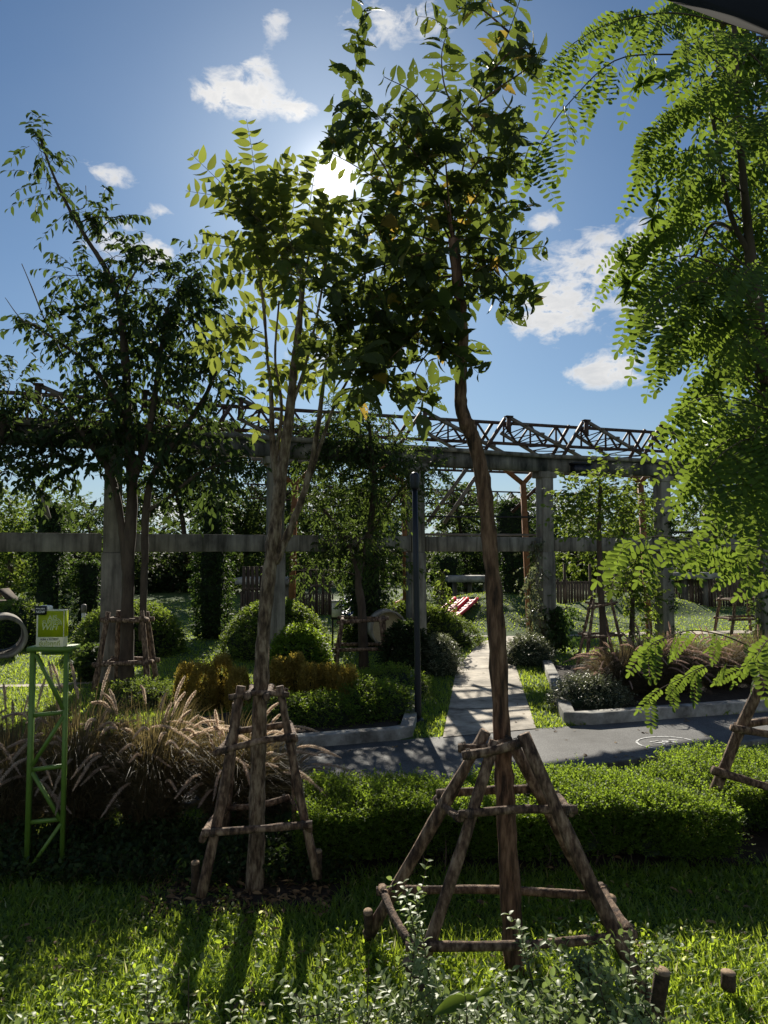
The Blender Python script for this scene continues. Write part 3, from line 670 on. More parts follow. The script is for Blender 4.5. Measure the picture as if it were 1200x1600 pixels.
stakes('narrow timber stake frame around the pale many-stemmed trunk beside the tall fountain grass',
       [(377, 1072, 4.6, 314, 1400, 4.45, 17), (369, 1100, 4.95, 352, 1290, 5.25, 14), (437, 1072, 4.6, 496, 1372, 4.55, 14), (453, 1140, 4.9, 462, 1290, 5.25, 12)],
       [(358, 1090, 4.58, 452, 1086, 4.58, 9), (372, 1082, 4.9, 450, 1078, 4.9, 6), (394, 1074, 4.95, 386, 1089, 4.5, 10), (424, 1073, 4.95, 416, 1090, 4.5, 10),
        (340, 1175, 4.52, 462, 1151, 4.55, 11), (366, 1143, 4.95, 455, 1131, 4.95, 10), (336, 1178, 4.5, 362, 1140, 5.0, 9), (461, 1156, 4.55, 452, 1130, 5.0, 9),
        (316, 1301, 4.42, 488, 1288, 4.48, 12), (358, 1262, 5.2, 452, 1246, 5.2, 10), (316, 1311, 4.42, 352, 1262, 5.25, 11), (484, 1296, 4.48, 456, 1248, 5.25, 10)],
       [(305, 1348, 4.55, 305, 1392, 4.6, 13), (497, 1330, 4.7, 497, 1372, 4.75, 13)], G(400, 1385))
stakes('leaning timber stakes at the right edge of the hedge under the drooping fronds',
       [(1192, 1060, 5.3, 1096, 1292, 5.55, 17), (1215, 1050, 5.5, 1290, 1290, 5.4, 17)],
       [(1143, 1137, 5.3, 1290, 1168, 5.3, 12), (1113, 1203, 5.4, 1300, 1252, 5.3, 13), (1150, 1134, 5.8, 1270, 1120, 5.9, 12)], [], G(1200, 1290))
def small_stakes(label, px, py, Y, wb, wt, h, tiers, w_=7):
    """four splayed poles and tiers of crossbars, all in pixels at distance Y"""
    s_ = Y / F; b = at(px, py, Y); b[2] = 0; root = thing('stake_frame', label, 'stake frame', b, 'timber stake frames round young trees')
    C = []
    for sx, sy in ((-1, -1), (1, -1), (1, 1), (-1, 1)):
        lo = b + np.array([sx * wb / 2 * s_, sy * wb / 2 * s_ * .9, 0]) + rng.normal(0, .03, 3) * [1, 1, 0]; hi = b + np.array([sx * wt / 2 * s_, sy * wt / 2 * s_ * .9, h * s_]) + rng.normal(0, .03, 3)
        C.append((lo, hi)); mb = MB(); m_ = (lo + hi) / 2 + rng.normal(0, .012, 3)
        limb(mb, [[*lo, w_ / 2 * s_], [*m_, w_ / 2 * s_], [*hi, w_ / 2 * s_ * .85]], 7, 7, .06); part(mb, 'stake', M['stake'], root, True)
    for t in tiers:
        for i in range(4):
            a = C[i][0] + (C[i][1] - C[i][0]) * t; c = C[(i + 1) % 4]; e = c[0] + (c[1] - c[0]) * (t + rng.normal(0, .01)); d = nrm(e - a) * .1
            mb = MB(); limb(mb, [[*(a - d), w_ / 2 * s_ * .9], [*(e + d), w_ / 2 * s_ * .8]], 4, 6, .05); part(mb, 'crossbar', M['stake'], root, True)
small_stakes('sturdy timber stake frame around the dark three-stemmed tree on the left', 200, 1062, 11.4, 74, 48, 118, (.35, .9), 9)
small_stakes('low timber stake frame round the small tree left of the lamp post', 566, 1040, 13.4, 86, 56, 78, (.42, .95), 7)
small_stakes('slender timber stake frame round the thin young tree near the fountain grass on the right', 940, 1062, 12.0, 64, 22, 130, (.3, .55, .9), 5)
small_stakes('faint timber stake frame far right behind the drooping fronds', 1160, 985, 19, 60, 44, 60, (.4, .9), 5)

# ------------------------------------------------------------------ trees
def tree(name, label, trunks, Y, blobs, leafm, barkm, L, W, T=T1, twl=.35, nl=9, droop=.25, hang=.3, group=None, sides=10, limbs=True, twr=.003, extra=None, bare=(), up=.25, shell=.55, trunk_base=None):
    """trunks: pixel polylines (px,py,w[,Y]); blobs: (px,py,rx,ry,twigs[,Y])"""
    b = at(trunks[0][0][0], trunks[0][0][1], trunks[0][0][3] if len(trunks[0][0]) > 3 else Y); b[2] = max(0, float(gz(b[0], b[1])))
    root = thing(name, label, 'tree', b, group)
    wp = []
    for i, t in enumerate(trunks):
        mb = MB(); p = pxl(t, Y)
        if i == 0 and p[0][2] > -.1: p = [[p[0][0], p[0][1], -.05, p[0][3] * 1.12]] + p
        P = limb(mb, p, max(12, len(t) * 6), sides if i == 0 else max(6, sides - 3), .055)
        part(mb, 'trunk' if i == 0 else 'branch', barkm, root, True); wp.append(P)
    wp = np.vstack(wp); mL, mT = MB(), MB()
    for bl in blobs:
        yy = bl[5] if len(bl) > 5 else Y + rng.normal(0, .12)
        c, rad = pblob(bl[0], bl[1], yy, bl[2], bl[3])
        if limbs:
            lowpts = wp[wp[:, 2] < c[2] + .1]; lowpts = lowpts if len(lowpts) else wp
            dd = np.linalg.norm(lowpts - c, axis=1) + .8 * np.abs(c[2] - lowpts[:, 2] - .3 * rad[2]); q = lowpts[np.argmin(dd)]
            mid = (q + c) / 2 + rng.normal(0, .06, 3) * np.linalg.norm(c - q) + Z * .08 * np.linalg.norm(c - q)
            r0 = .008 + .012 * np.linalg.norm(c - q); limb(mT, [[*q, r0], [*mid, r0 * .7], [*c, r0 * .35]], 8, 5, .03)
            for k in range(5):
                e = c + unit(1)[0] * rad * .9; limb(mT, [[*((mid + c) / 2 if k % 2 else c), r0 * .4], [*((c + e) / 2 + rng.normal(0, .03, 3)), r0 * .3], [*e, .003]], 5, 4, .03)
        p, d = blob_twigs(c, rad, bl[4], up, shell)
        sprays(mL, mT, p, d, rng.uniform(.6, 1.3, len(p)) * twl, nl, L, W, T, droop, hang, .28, twr)
    for bt in bare:
        limb(mT, pxl(bt, Y), 10, 5, .05)
    if extra: extra(mL, mT)
    part(mL, 'crown', leafm, root); part(mT, 'twigs', barkm, root)
    return root

# bent reddish tree in the foreground
def polyfr(mS, pts, Y, r0, n=12):
    P = np.array([at(p[0], p[1], p[2] if len(p) > 2 else Y) for p in pts]); s_ = spline(P, n)
    vtube(mS, s_[None], (np.linspace(1, .3, n) * r0)[None], 5); return s_
def branch_leaves(mL, mS, pts, Y, r0, step, L, W, T, hang=.35, side=1.0, pix=True, rnd=.3, jitter=.2):
    """one shoot with big alternate leaves along it"""
    P = polyfr(mS, pts, Y, r0, 24); tot = np.linalg.norm(np.diff(P, axis=0), axis=1).sum(); n = max(4, int(tot / step))
    u = np.linspace(.08, 1, n) * 23; i = np.minimum(u.astype(int), 22); t = (u - i)[:, None]
    Q = P[i] * (1 - t) + P[i + 1] * t; tan = nrm(P[i + 1] - P[i])
    sv = nrm(np.cross(tan, np.array([0, 1., .15]) + rng.normal(0, .25, (n, 3))))
    for sg in (1, -1):
        D = nrm(tan * .45 + sv * sg * side - Z * hang + rng.normal(0, rnd, (n, 3)))
        N = Z * .5 + rng.normal(0, .8, (n, 3)); s_ = rng.uniform(.6, 1.15, n) * np.where(np.linspace(0, 1, n) > .9, .6, 1)
        leaves(mL, Q, D, N, L * s_, W * s_, T)
YB = 3.95
def extra_b(mL, mT):
    B = [[(708, 378), (716, 300), (738, 200), (762, 120), (795, 50), (822, -30)], [(706, 372), (690, 300), (640, 230), (590, 180), (545, 140)],
         [(704, 375), (680, 340), (620, 300), (560, 262), (520, 240)], [(705, 380), (660, 370), (600, 340), (550, 330)], [(708, 385), (650, 400), (590, 420), (545, 440)],
         [(712, 430), (670, 440), (620, 480), (570, 540), (552, 590)], [(712, 420), (660, 420), (600, 455), (560, 480)], [(714, 470), (690, 470), (650, 520), (610, 560)],
         [(710, 380), (730, 330), (770, 270), (800, 215)], [(708, 375), (700, 300), (690, 220), (650, 150), (600, 120)], [(712, 376), (760, 372), (810, 388), (850, 385)],
         [(714, 400), (770, 410), (800, 440), (818, 462)], [(716, 440), (750, 450), (780, 470), (790, 495)], [(720, 520), (690, 530), (650, 580), (660, 620)],
         [(740, 200), (700, 150), (690, 90), (700, 45)], [(750, 160), (790, 130), (820, 110), (838, 95)], [(795, 50), (760, 20), (740, 10), (715, 15)], [(745, 180), (790, 200), (806, 215)],
         [(708, 378), (725, 350), (770, 330), (790, 335)], [(725, 540), (705, 530), (690, 545), (684, 560)], [(770, 110), (800, 80), (830, 75)], [(640, 230), (600, 230), (560, 215), (530, 225)],
         [(620, 300), (600, 260), (560, 200), (520, 165)], [(736, 205), (770, 180), (800, 190), (815, 215)], [(715, 300), (750, 250), (780, 250), (795, 265)]]
    for k, p in enumerate(B):
        yy = YB + rng.uniform(-.25, .25); p = [(q[0], q[1], YB + (yy - YB) * i / (len(p) - 1)) for i, q in enumerate(p)]
        branch_leaves(mL, mT, p, yy, .007, .064, .142, .080, T3, .3)
        for j in range(2 if min(q[1] for q in p) > 250 else 1):
            i0 = rng.integers(1, len(p)); q = p[i0]; e = (q[0] + rng.uniform(-60, 60) + (q[0] - 708) * .12, q[1] + rng.uniform(-30, 55), yy + rng.uniform(-.3, .3))
            branch_leaves(mL, mT, [q, ((q[0] + e[0]) / 2, (q[1] + e[1]) / 2 - 6, (q[2] + e[2]) / 2), e], yy, .003, .060, .135, .074, T3, .35)
tb = tree('young_tree', 'tree with a bent reddish trunk and big insect-eaten leaves inside the tall foreground stake frame',
     [[(803, 1500, 33, 3.85), (797, 1380, 31, 3.88), (791, 1270, 29, 3.9), (785, 1160, 28), (777, 1000, 27), (768, 880, 25), (757, 770, 24), (744, 700, 23), (733, 670, 24), (722, 643, 21), (720, 600, 19), (723, 530, 18), (716, 450, 18), (708, 374, 17)]],
     YB, [(600, 210, 56, 60, 3), (640, 290, 80, 50, 5), (590, 400, 64, 54, 7), (655, 380, 64, 50, 5), (596, 480, 66, 58, 24), (562, 575, 50, 54, 20), (640, 460, 50, 40, 4), (640, 150, 60, 40, 3), (700, 230, 60, 50, 2), (560, 450, 50, 60, 10),
          (630, 560, 40, 40, 4), (740, 350, 50, 30, 3), (560, 130, 40, 30, 3), (790, 400, 40, 24, 3), (700, 520, 24, 40, 2)], M['leaf_b'], M['bark_b'], .14, .08, T3, .32, 8, .2, .35, sides=14, extra=extra_b, twr=.002, limbs=False)

# pale tree with several stems, left foreground
YA = 4.74
def extra_a(mL, mT):
    FR = [[(400, 400), (402, 320), (396, 250), (385, 186)], [(452, 392), (400, 340), (350, 290), (298, 240)], [(440, 400), (400, 340), (350, 310), (290, 298)], [(455, 420), (400, 395), (350, 385), (303, 380)],
          [(460, 430), (410, 420), (360, 430), (330, 440)], [(470, 430), (480, 350), (490, 280), (500, 240)], [(475, 430), (500, 350), (530, 300), (545, 270)], [(470, 430), (440, 340), (430, 300), (440, 280)],
          [(478, 430), (510, 380), (540, 370), (560, 400)], [(470, 470), (440, 460), (400, 470), (380, 480)], [(470, 440), (430, 400), (390, 390), (370, 410)], [(460, 440), (420, 360), (410, 300), (420, 270)],
          [(478, 450), (500, 420), (530, 440), (545, 470)], [(410, 520), (380, 510), (350, 515), (310, 520)], [(405, 510), (370, 530), (340, 555), (325, 560)], [(455, 570), (470, 560), (490, 575), (500, 600)],
          [(512, 545), (490, 520), (450, 510), (430, 520)], [(470, 450), (455, 380), (460, 310), (470, 270)], [(415, 560), (440, 590), (470, 600), (490, 610)], [(470, 440), (450, 360), (420, 330), (370, 330)],
          [(455, 470), (430, 440), (390, 430), (340, 420)], [(476, 420), (505, 330), (520, 290), (520, 262)]]
    for p in FR:
        yy = YA + rng.uniform(-.2, .3); a = [at(q[0], q[1], YA + (yy - YA) * i / 3) for i, q in enumerate(p)]
        P = spline(a, 30); vtube(mT, P[None], (np.linspace(1, .3, 30) * .004)[None], 5)
        ln = np.linalg.norm(np.diff(P, axis=0), axis=1).sum(); n = int(ln / .062)
        i = np.linspace(5, 28, max(n, 4)).astype(int); Q = P[i]; tan = nrm(P[i + 1] - P[i]); k = len(i)
        sv = nrm(np.cross(tan, [0, 1, .1] + rng.normal(0, .25, 3)))
        for sg in (1, -1):
            D = nrm(sv * sg + tan * .35 - Z * .12 + rng.normal(0, .10, (k, 3))); N = np.cross(sv, tan) * 1 + rng.normal(0, .4, (k, 3))
            sc = rng.uniform(.85, 1.1, k) * np.where(i > 26, .6, 1); leaves(mL, Q, D, N, .112 * sc, .052 * sc, T3)
        # side fronds thicken the crown
        for j in range(2):
            q = Q[rng.integers(0, max(1, k // 2))]; d = nrm(q - at(470, 460, YA) + rng.normal(0, .25, 3)) + np.array([0, 0, .15]); fronds(mL, mT, q[None], d[None], .36, 6, .098, .045, T3, .25, .4, jit=.6)
tree('many_stemmed_tree', 'slender pale-barked tree with several thin stems and neat rows of paired leaflets, left foreground',
     [[(398, 1388, 29), (401, 1300, 25), (403, 1200, 24), (407, 1080, 23), (412, 980, 22), (423, 880, 21), (435, 780, 20), (443, 720, 17), (453, 640, 15), (461, 560, 12), (468, 500, 10), (474, 430, 8)],
      [(430, 880, 14), (452, 830, 12), (478, 760, 10), (495, 680, 8), (505, 600, 6), (512, 545, 4)], [(436, 775, 12), (426, 700, 10), (424, 620, 7), (418, 560, 5), (412, 480, 5), (402, 400, 4)],
      [(428, 740, 6), (440, 640, 5), (430, 560, 4), (436, 470, 3)], [(480, 760, 6), (520, 640, 5), (540, 600, 4), (560, 560, 3)], [(455, 640, 6), (480, 560, 5), (500, 470, 4), (510, 400, 3)]],
     YA, [(460, 400, 80, 50, 11), (520, 430, 60, 60, 12), (480, 330, 50, 50, 8)], M['leaf_a'], M['bark_a'], .085, .036, T3, .3, 8, .15, .15, sides=12, extra=extra_a, limbs=False, twr=.002)

# big dark tree, mid left
YC = 11.4
tree('broadleaf_tree', 'big dark tree with three stems and drooping leaves, its long shoot rising at upper left',
     [[(197, 1075, 24), (199, 960, 20), (202, 860, 18), (206, 760, 16), (200, 660, 13), (196, 560, 13), (185, 470, 10), (165, 420, 8), (140, 380, 7), (110, 330, 5), (82, 270, 4), (62, 215, 3)],
      [(222, 1000, 12), (226, 880, 11), (228, 800, 12), (240, 740, 10), (280, 680, 9), (320, 620, 7), (345, 560, 5)], [(198, 900, 14), (190, 820, 12), (172, 740, 10), (130, 680, 8), (90, 620, 6)],
      [(206, 760, 12), (235, 660, 10), (250, 560, 8), (262, 480, 6)], [(200, 660, 9), (150, 580, 7), (100, 540, 5), (40, 500, 4)], [(228, 800, 8), (260, 780, 6), (310, 740, 5), (360, 720, 4)]],
     YC, [(240, 450, 90, 60, 86), (190, 520, 90, 60, 76), (300, 500, 60, 60, 55), (110, 530, 60, 40, 30), (50, 505, 36, 26, 13), (250, 560, 100, 55, 70), (120, 430, 45, 35, 22), (180, 400, 40, 50, 17), (310, 430, 40, 40, 22), (345, 530, 28, 40, 17),
          (200, 620, 80, 55, 65), (330, 600, 60, 45, 40), (160, 660, 90, 45, 65), (130, 720, 80, 45, 45), (300, 690, 80, 50, 50), (220, 700, 60, 50, 35), (340, 740, 60, 40, 30), (240, 750, 50, 30, 14), (110, 330, 22, 26, 7), (75, 280, 22, 30, 10), (62, 235, 20, 28, 11), (150, 350, 26, 40, 9), (180, 340, 16, 22, 4)],
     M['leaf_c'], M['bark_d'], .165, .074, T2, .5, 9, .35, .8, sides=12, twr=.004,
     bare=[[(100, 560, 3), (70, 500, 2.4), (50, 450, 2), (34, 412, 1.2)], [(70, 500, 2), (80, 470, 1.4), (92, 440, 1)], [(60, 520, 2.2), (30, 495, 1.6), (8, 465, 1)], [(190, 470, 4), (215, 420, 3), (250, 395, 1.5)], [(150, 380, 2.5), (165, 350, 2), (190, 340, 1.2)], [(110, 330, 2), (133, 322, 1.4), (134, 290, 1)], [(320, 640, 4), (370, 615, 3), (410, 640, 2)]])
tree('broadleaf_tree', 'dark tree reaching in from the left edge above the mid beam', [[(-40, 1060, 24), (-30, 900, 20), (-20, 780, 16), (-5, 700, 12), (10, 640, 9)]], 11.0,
     [(16, 600, 36, 30, 30), (-10, 640, 50, 40, 40), (20, 690, 60, 36, 46), (70, 715, 50, 32, 32), (30, 745, 60, 34, 40), (-60, 700, 60, 70, 40)], M['leaf_c'], M['bark_d'], .13, .06, T2, .45, 9, .3, .6, twr=.004)

# centre trees
tree('broadleaf_tree', 'small crooked tree with feathery leaves in the low stake frame left of the lamp post', [[(568, 1045, 16), (566, 960, 13), (560, 900, 12), (575, 840, 10), (585, 760, 9), (580, 700, 7), (575, 650, 5)], [(563, 905, 9), (548, 860, 7), (525, 820, 5), (500, 790, 4)], [(575, 840, 7), (600, 800, 5), (630, 760, 4)]],
     13.4, [(560, 690, 70, 50, 160), (610, 720, 50, 45, 96), (520, 740, 55, 45, 96), (580, 770, 70, 50, 128), (500, 800, 40, 40, 64), (540, 660, 60, 40, 96), (620, 780, 40, 40, 54), (480, 890, 50, 26, 41), (520, 870, 40, 26, 38), (600, 880, 50, 26, 48), (560, 840, 60, 40, 80), (660, 730, 36, 40, 41), (480, 690, 40, 40, 48)], M['leaf_d'], M['bark_d'], .11, .04, T2, .4, 10, .35, .5, twr=.004)
tree('thin_young_tree', 'thin young tree with bright round leaves inside the slender stake frame at right', [[(944, 1068, 13), (942, 980, 11), (938, 900, 9), (936, 820, 7), (938, 760, 5)]],
     12.0, [(905, 770, 44, 30, 40), (960, 765, 44, 34, 44), (935, 800, 60, 36, 60), (890, 800, 26, 30, 16), (985, 800, 34, 34, 20), (930, 740, 24, 24, 12)], M['leaf_e'], M['bark_d'], .10, .065, T2, .4, 7, .25, .3, twr=.003)

# drooping tree on the right
def extra_r(mL, mT):
    YR = 4.6
    def fr_branch(pts, fl, nf, lf=.052, both=True, dr=.9, r0=.006, yy=None, np_=8, fw=None):
        yy = yy if yy is not None else YR + rng.uniform(-.7, .8)
        P = polyfr(mT, [(p[0], p[1], YR + (yy - YR) * i / (len(pts) - 1)) for i, p in enumerate(pts)], yy, r0, 26)
        i = np.linspace(6, 25, nf).astype(int); Q = P[i]; tan = nrm(P[np.minimum(i, 24) + 1] - P[np.minimum(i, 24)]); k = len(i)
        sv = nrm(np.cross(tan, Z)) * np.where(np.arange(k) % 2, 1, -1)[:, None]
        D = nrm(tan * .55 + sv * .55 - Z * .45 + rng.normal(0, .16, (k, 3)))
        fronds(mL, mT, Q, D, fl * 1.1 * rng.uniform(.8, 1.1, k), np_ + 1, lf * 1.25, lf * .56, T4, dr * .4, .24, .42, stem=.0014, jit=.45, hangf=True)
    K = [[(1150, 40), (1050, 20), (960, 35), (900, 65), (862, 100)], [(1120, 90), (1040, 85), (960, 95), (890, 160), (850, 215), (826, 262)], [(1160, 130), (1060, 50), (990, 20), (960, 20)],
         [(1160, 210), (1090, 170), (1040, 180), (1006, 215)], [(1160, 300), (1090, 240), (1050, 240), (1020, 262)], [(1165, 350), (1100, 300), (1040, 350), (990, 372)], [(1170, 420), (1080, 350), (1020, 370), (976, 410)],
         [(1172, 440), (1080, 400), (1020, 420), (990, 470)], [(1175, 480), (1100, 440), (1040, 460), (1000, 500)], [(1180, 520), (1120, 480), (1070, 490), (1030, 530)],
         [(1195, 570), (1130, 520), (1100, 525), (1068, 548)], [(1195, 620), (1140, 570), (1110, 585), (1088, 610)], [(1200, 640), (1140, 620), (1100, 620), (1062, 640)],
         [(1210, 700), (1150, 650), (1110, 665), (1070, 690)], [(1210, 700), (1160, 680), (1120, 700), (1085, 735)], [(1215, 760), (1180, 690), (1140, 700), (1110, 730)], [(1215, 800), (1190, 730), (1160, 750), (1130, 780)]]
    for p in K: fr_branch(p, .26, 15)
    # the bright sprays in front
    fr_branch([(1270, 935), (1200, 885), (1110, 848), (1030, 838), (975, 850)], .23, 13, .052, yy=3.9, dr=.8)
    fr_branch([(1270, 1010), (1230, 985), (1200, 1000), (1180, 1030)], .2, 7, .05, yy=3.9)
    fr_branch([(1240, 1090), (1180, 1050), (1110, 1040), (1060, 1062), (1015, 1085)], .16, 9, .042, yy=4.4, dr=.4)
    fr_branch([(1240, 1070), (1170, 1010), (1090, 985), (1030, 1000), (1012, 1012)], .16, 9, .042, yy=4.4, dr=.5)
    fr_branch([(1250, 960), (1210, 900), (1190, 860), (1150, 850)], .24, 8, .055, yy=4.0)
    # interior filling
    for k in range(34):
        y = rng.uniform(-40, 600); xm = np.interp(y, [0, 120, 250, 320, 380, 460, 560, 620], [1020, 1040, 1020, 1050, 1010, 1020, 1070, 1090])
        x = rng.uniform(xm + 15, 1240); x0 = rng.uniform(1150, 1230); y0 = y - rng.uniform(-40, 60)
        yy = YR + rng.uniform(-.9, 1.4); fr_branch([(x0, y0), ((x0 + x) / 2, min(y0, y) - 15), (x, y)], .25, 11, yy=yy)
    for k in range(9):
        y = rng.uniform(600, 830); x = rng.uniform(np.interp(y, [600, 830], [1120, 1180]), 1240); fr_branch([(1250, y - 60), ((1250 + x) / 2, y - 60), (x, y)], .24, 9, yy=rng.uniform(4, 5.2))
    # whorls of stiff dark leaves
    for (x, y) in ((1028, 312), (1020, 340), (975, 408), (980, 455), (1005, 130), (1040, 120), (985, 440), (1110, 300), (1090, 470)):
        c = at(x, y, 4.5); n = 16; a = rng.uniform(0, 6.28, n); D = np.stack([np.cos(a), rng.normal(0, .5, n), np.sin(a) * .9], -1)
        leaves(mL, np.repeat(c[None], n, 0), D, rng.normal(size=(n, 3)), .105, .036, T3)
tree('drooping_tree', 'tall tree at the right edge with long drooping fronds of bright paired leaflets',
     [[(1262, 1330, 36, 5.4), (1252, 1150, 33, 5.2), (1240, 950, 31, 5.1), (1222, 760, 29, 5.0), (1204, 640, 27, 4.9), (1190, 560, 25, 4.8), (1178, 460, 22), (1172, 390, 16), (1163, 300, 12), (1155, 200, 10), (1150, 100, 8), (1146, 20, 6)],
      [(1196, 600, 14, 4.8), (1230, 500, 12), (1250, 400, 10), (1240, 250, 8), (1230, 100, 6)], [(1172, 400, 10, 4.7), (1140, 330, 8), (1120, 220, 6), (1100, 120, 5)]],
     4.7, [(1160, 60, 70, 70, 30, 5.7), (1170, 200, 80, 90, 45, 5.8), (1160, 340, 80, 80, 45, 5.8), (1140, 440, 80, 70, 45, 5.6), (1090, 180, 60, 80, 25, 5.7), (1080, 420, 60, 50, 25, 5.5), (1190, 520, 60, 50, 20, 5.6)], M['leaf_r'], M['bark_d'], .075, .036, T4, .45, 11, .45, .6, extra=extra_r, sides=12)

# ------------------------------------------------------------------ trees behind the frame
BG = [ # label, trunk px, base py, Y, blobs, material
 ('pale green bushy tree at far left behind the middle beam', 14, 915, 32, [(10, 800, 44, 40, 90), (20, 850, 40, 40, 80), (5, 890, 50, 50, 90), (40, 920, 36, 36, 50)], 'leaf_e'),
 ('shady tree between the two left ivy pillars', 150, 915, 36, [(150, 800, 40, 26, 40), (170, 900, 60, 50, 110), (120, 870, 60, 44, 90), (150, 940, 50, 30, 50), (100, 920, 50, 40, 60)], 'leaf_d'),
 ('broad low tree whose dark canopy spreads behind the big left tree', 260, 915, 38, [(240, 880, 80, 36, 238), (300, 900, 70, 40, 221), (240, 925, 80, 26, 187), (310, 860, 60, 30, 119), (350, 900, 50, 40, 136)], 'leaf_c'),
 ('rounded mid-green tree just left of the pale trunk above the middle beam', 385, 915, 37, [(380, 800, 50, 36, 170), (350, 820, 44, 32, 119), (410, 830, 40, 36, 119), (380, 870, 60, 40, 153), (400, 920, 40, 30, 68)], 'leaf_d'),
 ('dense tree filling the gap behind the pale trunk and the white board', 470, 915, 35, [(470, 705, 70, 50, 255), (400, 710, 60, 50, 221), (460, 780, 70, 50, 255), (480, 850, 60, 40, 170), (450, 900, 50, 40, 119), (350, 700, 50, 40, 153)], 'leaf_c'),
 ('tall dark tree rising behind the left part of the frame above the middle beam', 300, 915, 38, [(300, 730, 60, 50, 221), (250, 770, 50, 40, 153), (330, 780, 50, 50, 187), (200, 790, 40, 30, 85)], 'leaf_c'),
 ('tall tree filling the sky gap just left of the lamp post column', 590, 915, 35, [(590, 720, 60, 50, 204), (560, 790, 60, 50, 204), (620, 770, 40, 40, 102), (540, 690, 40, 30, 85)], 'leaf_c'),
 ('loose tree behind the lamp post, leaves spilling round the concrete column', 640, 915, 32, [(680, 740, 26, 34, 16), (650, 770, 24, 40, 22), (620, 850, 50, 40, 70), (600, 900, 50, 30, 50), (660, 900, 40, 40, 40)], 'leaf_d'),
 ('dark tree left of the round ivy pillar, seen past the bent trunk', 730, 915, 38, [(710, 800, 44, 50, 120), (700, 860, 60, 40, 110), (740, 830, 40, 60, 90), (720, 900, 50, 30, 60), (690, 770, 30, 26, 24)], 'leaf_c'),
 ('tree behind the ivy pillar right of the bent trunk', 830, 915, 38, [(800, 870, 60, 40, 100), (840, 900, 50, 40, 80), (770, 900, 40, 36, 60)], 'leaf_c'),
 ('leafy tree rising behind the thin staked young tree', 985, 915, 36, [(960, 760, 50, 30, 70), (1000, 790, 50, 40, 90), (920, 830, 60, 34, 90), (980, 860, 60, 40, 110), (900, 870, 50, 34, 70), (1010, 880, 50, 50, 70)], 'leaf_e'),
 ('shady tree behind the wooden fence at far right', 1110, 915, 38, [(1090, 770, 50, 50, 110), (1130, 830, 60, 50, 120), (1080, 880, 60, 40, 90), (1150, 900, 60, 40, 90), (1180, 780, 50, 60, 90)], 'leaf_d'),
 ('yellowish climbing tree beside the ivy-collared concrete column', 985, 1010, 16.2, [(985, 890, 46, 36, 80), (975, 915, 40, 26, 50), (1005, 940, 28, 30, 36), (1000, 980, 20, 26, 20)], 'leaf_e'),
]
for (lab, px, py, Y, bl, mt) in BG:
    top = min(b[1] for b in bl); mid = sum(b[0] for b in bl) / len(bl)
    tree('background_tree', lab, [[(px, py, 11), ((px * 2 + mid) / 3, (py + top) / 2 + 40, 9), ((px + mid) / 2, (py + top) / 2 - 10, 7), (mid, top + 20, 4)]], Y, bl, M[mt], M['bark_d'], .0072 * Y, .004 * Y, T1, .022 * Y, 9, .3, .4, twr=.006, sides=8)
def woods():
    mL, mT = MB(), MB(); mC = MB()
    xs = np.linspace(-52, 52, 160); zt = 2.7 + .35 * np.sin(xs * .9) + .3 * np.sin(xs * 2.3 + 1) + rng.normal(0, .12, 160)
    V = []
    for x, z in zip(xs, zt): y = 54 - abs(x) * .12; V += [(x, y - 1.2, 0), (x, y - 1.4 + rng.normal(0, .2), z * .6), (x, y - .6, z), (x, y + .8, z * .8), (x, y + 1, 0)]
    i = (np.arange(159) * 5)[:, None] + np.arange(4)[None]; mC.add(V, np.stack([i, i + 1, i + 6, i + 5], -1).reshape(-1, 4)); struct(mC, 'distant_woods', M['core'], 'stuff')
    for px in np.arange(-160, 1380, 46):
        Y = rng.uniform(43, 52); hgt = rng.uniform(785, 835) + (20 if 200 < px < 330 else 0)
        for k in range(4):
            c, rad = pblob(px + rng.uniform(-25, 25), hgt + k * 34, Y, 42, 30); p, d = blob_twigs(c, rad, 62, .2, .4); sprays(mL, None, p, d, 1.0, 8, .38, .21, T1, .2, .3)
        b = at(px, 860, Y); limb(mT, [[b[0], b[1], 0, .14], [b[0] + .1, b[1], 2.5, .08]], 4, 6)
    struct(mL, 'distant_woods', M['leaf_d'], 'stuff'); struct(mT, 'distant_trunks', M['bark_d'], 'stuff')
woods()
# ------------------------------------------------------------------ plants with a body: hedges, ivy, mounds
def lump(mb, c, rad, nu=28, nv=14, amp=.08, power=1.0, zmin=-.02):
    """bumpy dome resting on the ground"""
    u = np.linspace(0, 2 * np.pi, nu, endpoint=False); v = np.linspace(0, np.pi / 2, nv); U, Vv = np.meshgrid(u, v)
    r = 1 + amp * (np.sin(3 * U + c[0] * 7) * np.sin(5 * Vv) + .6 * np.sin(7 * U + 2 * Vv)) + rng.normal(0, amp * .25, U.shape)
    s_ = np.sign(np.cos(Vv)) * np.abs(np.cos(Vv)) ** power
    P = np.stack([c[0] + rad[0] * np.cos(U) * s_ * r, c[1] + rad[1] * np.sin(U) * s_ * r, c[2] + rad[2] * np.sin(Vv) * r], -1)
    i = (np.arange(nv - 1) * nu)[:, None] + np.arange(nu)[None]; j = (np.arange(nv - 1) * nu)[:, None] + ((np.arange(nu) + 1) % nu)[None]
    mb.add(P.reshape(-1, 3), np.stack([i, j, j + nu, i + nu], -1).reshape(-1, 4)); return P
def dome_pts(c, rad, n, power=1.0):
    u = rng.uniform(0, 2 * np.pi, n); v = np.arcsin(rng.uniform(0, 1, n) ** .85); cv = np.cos(v) ** power
    d = np.stack([np.cos(u) * cv, np.sin(u) * cv, np.sin(v)], -1); return np.asarray(c) + d * rad, nrm(d / np.asarray(rad))
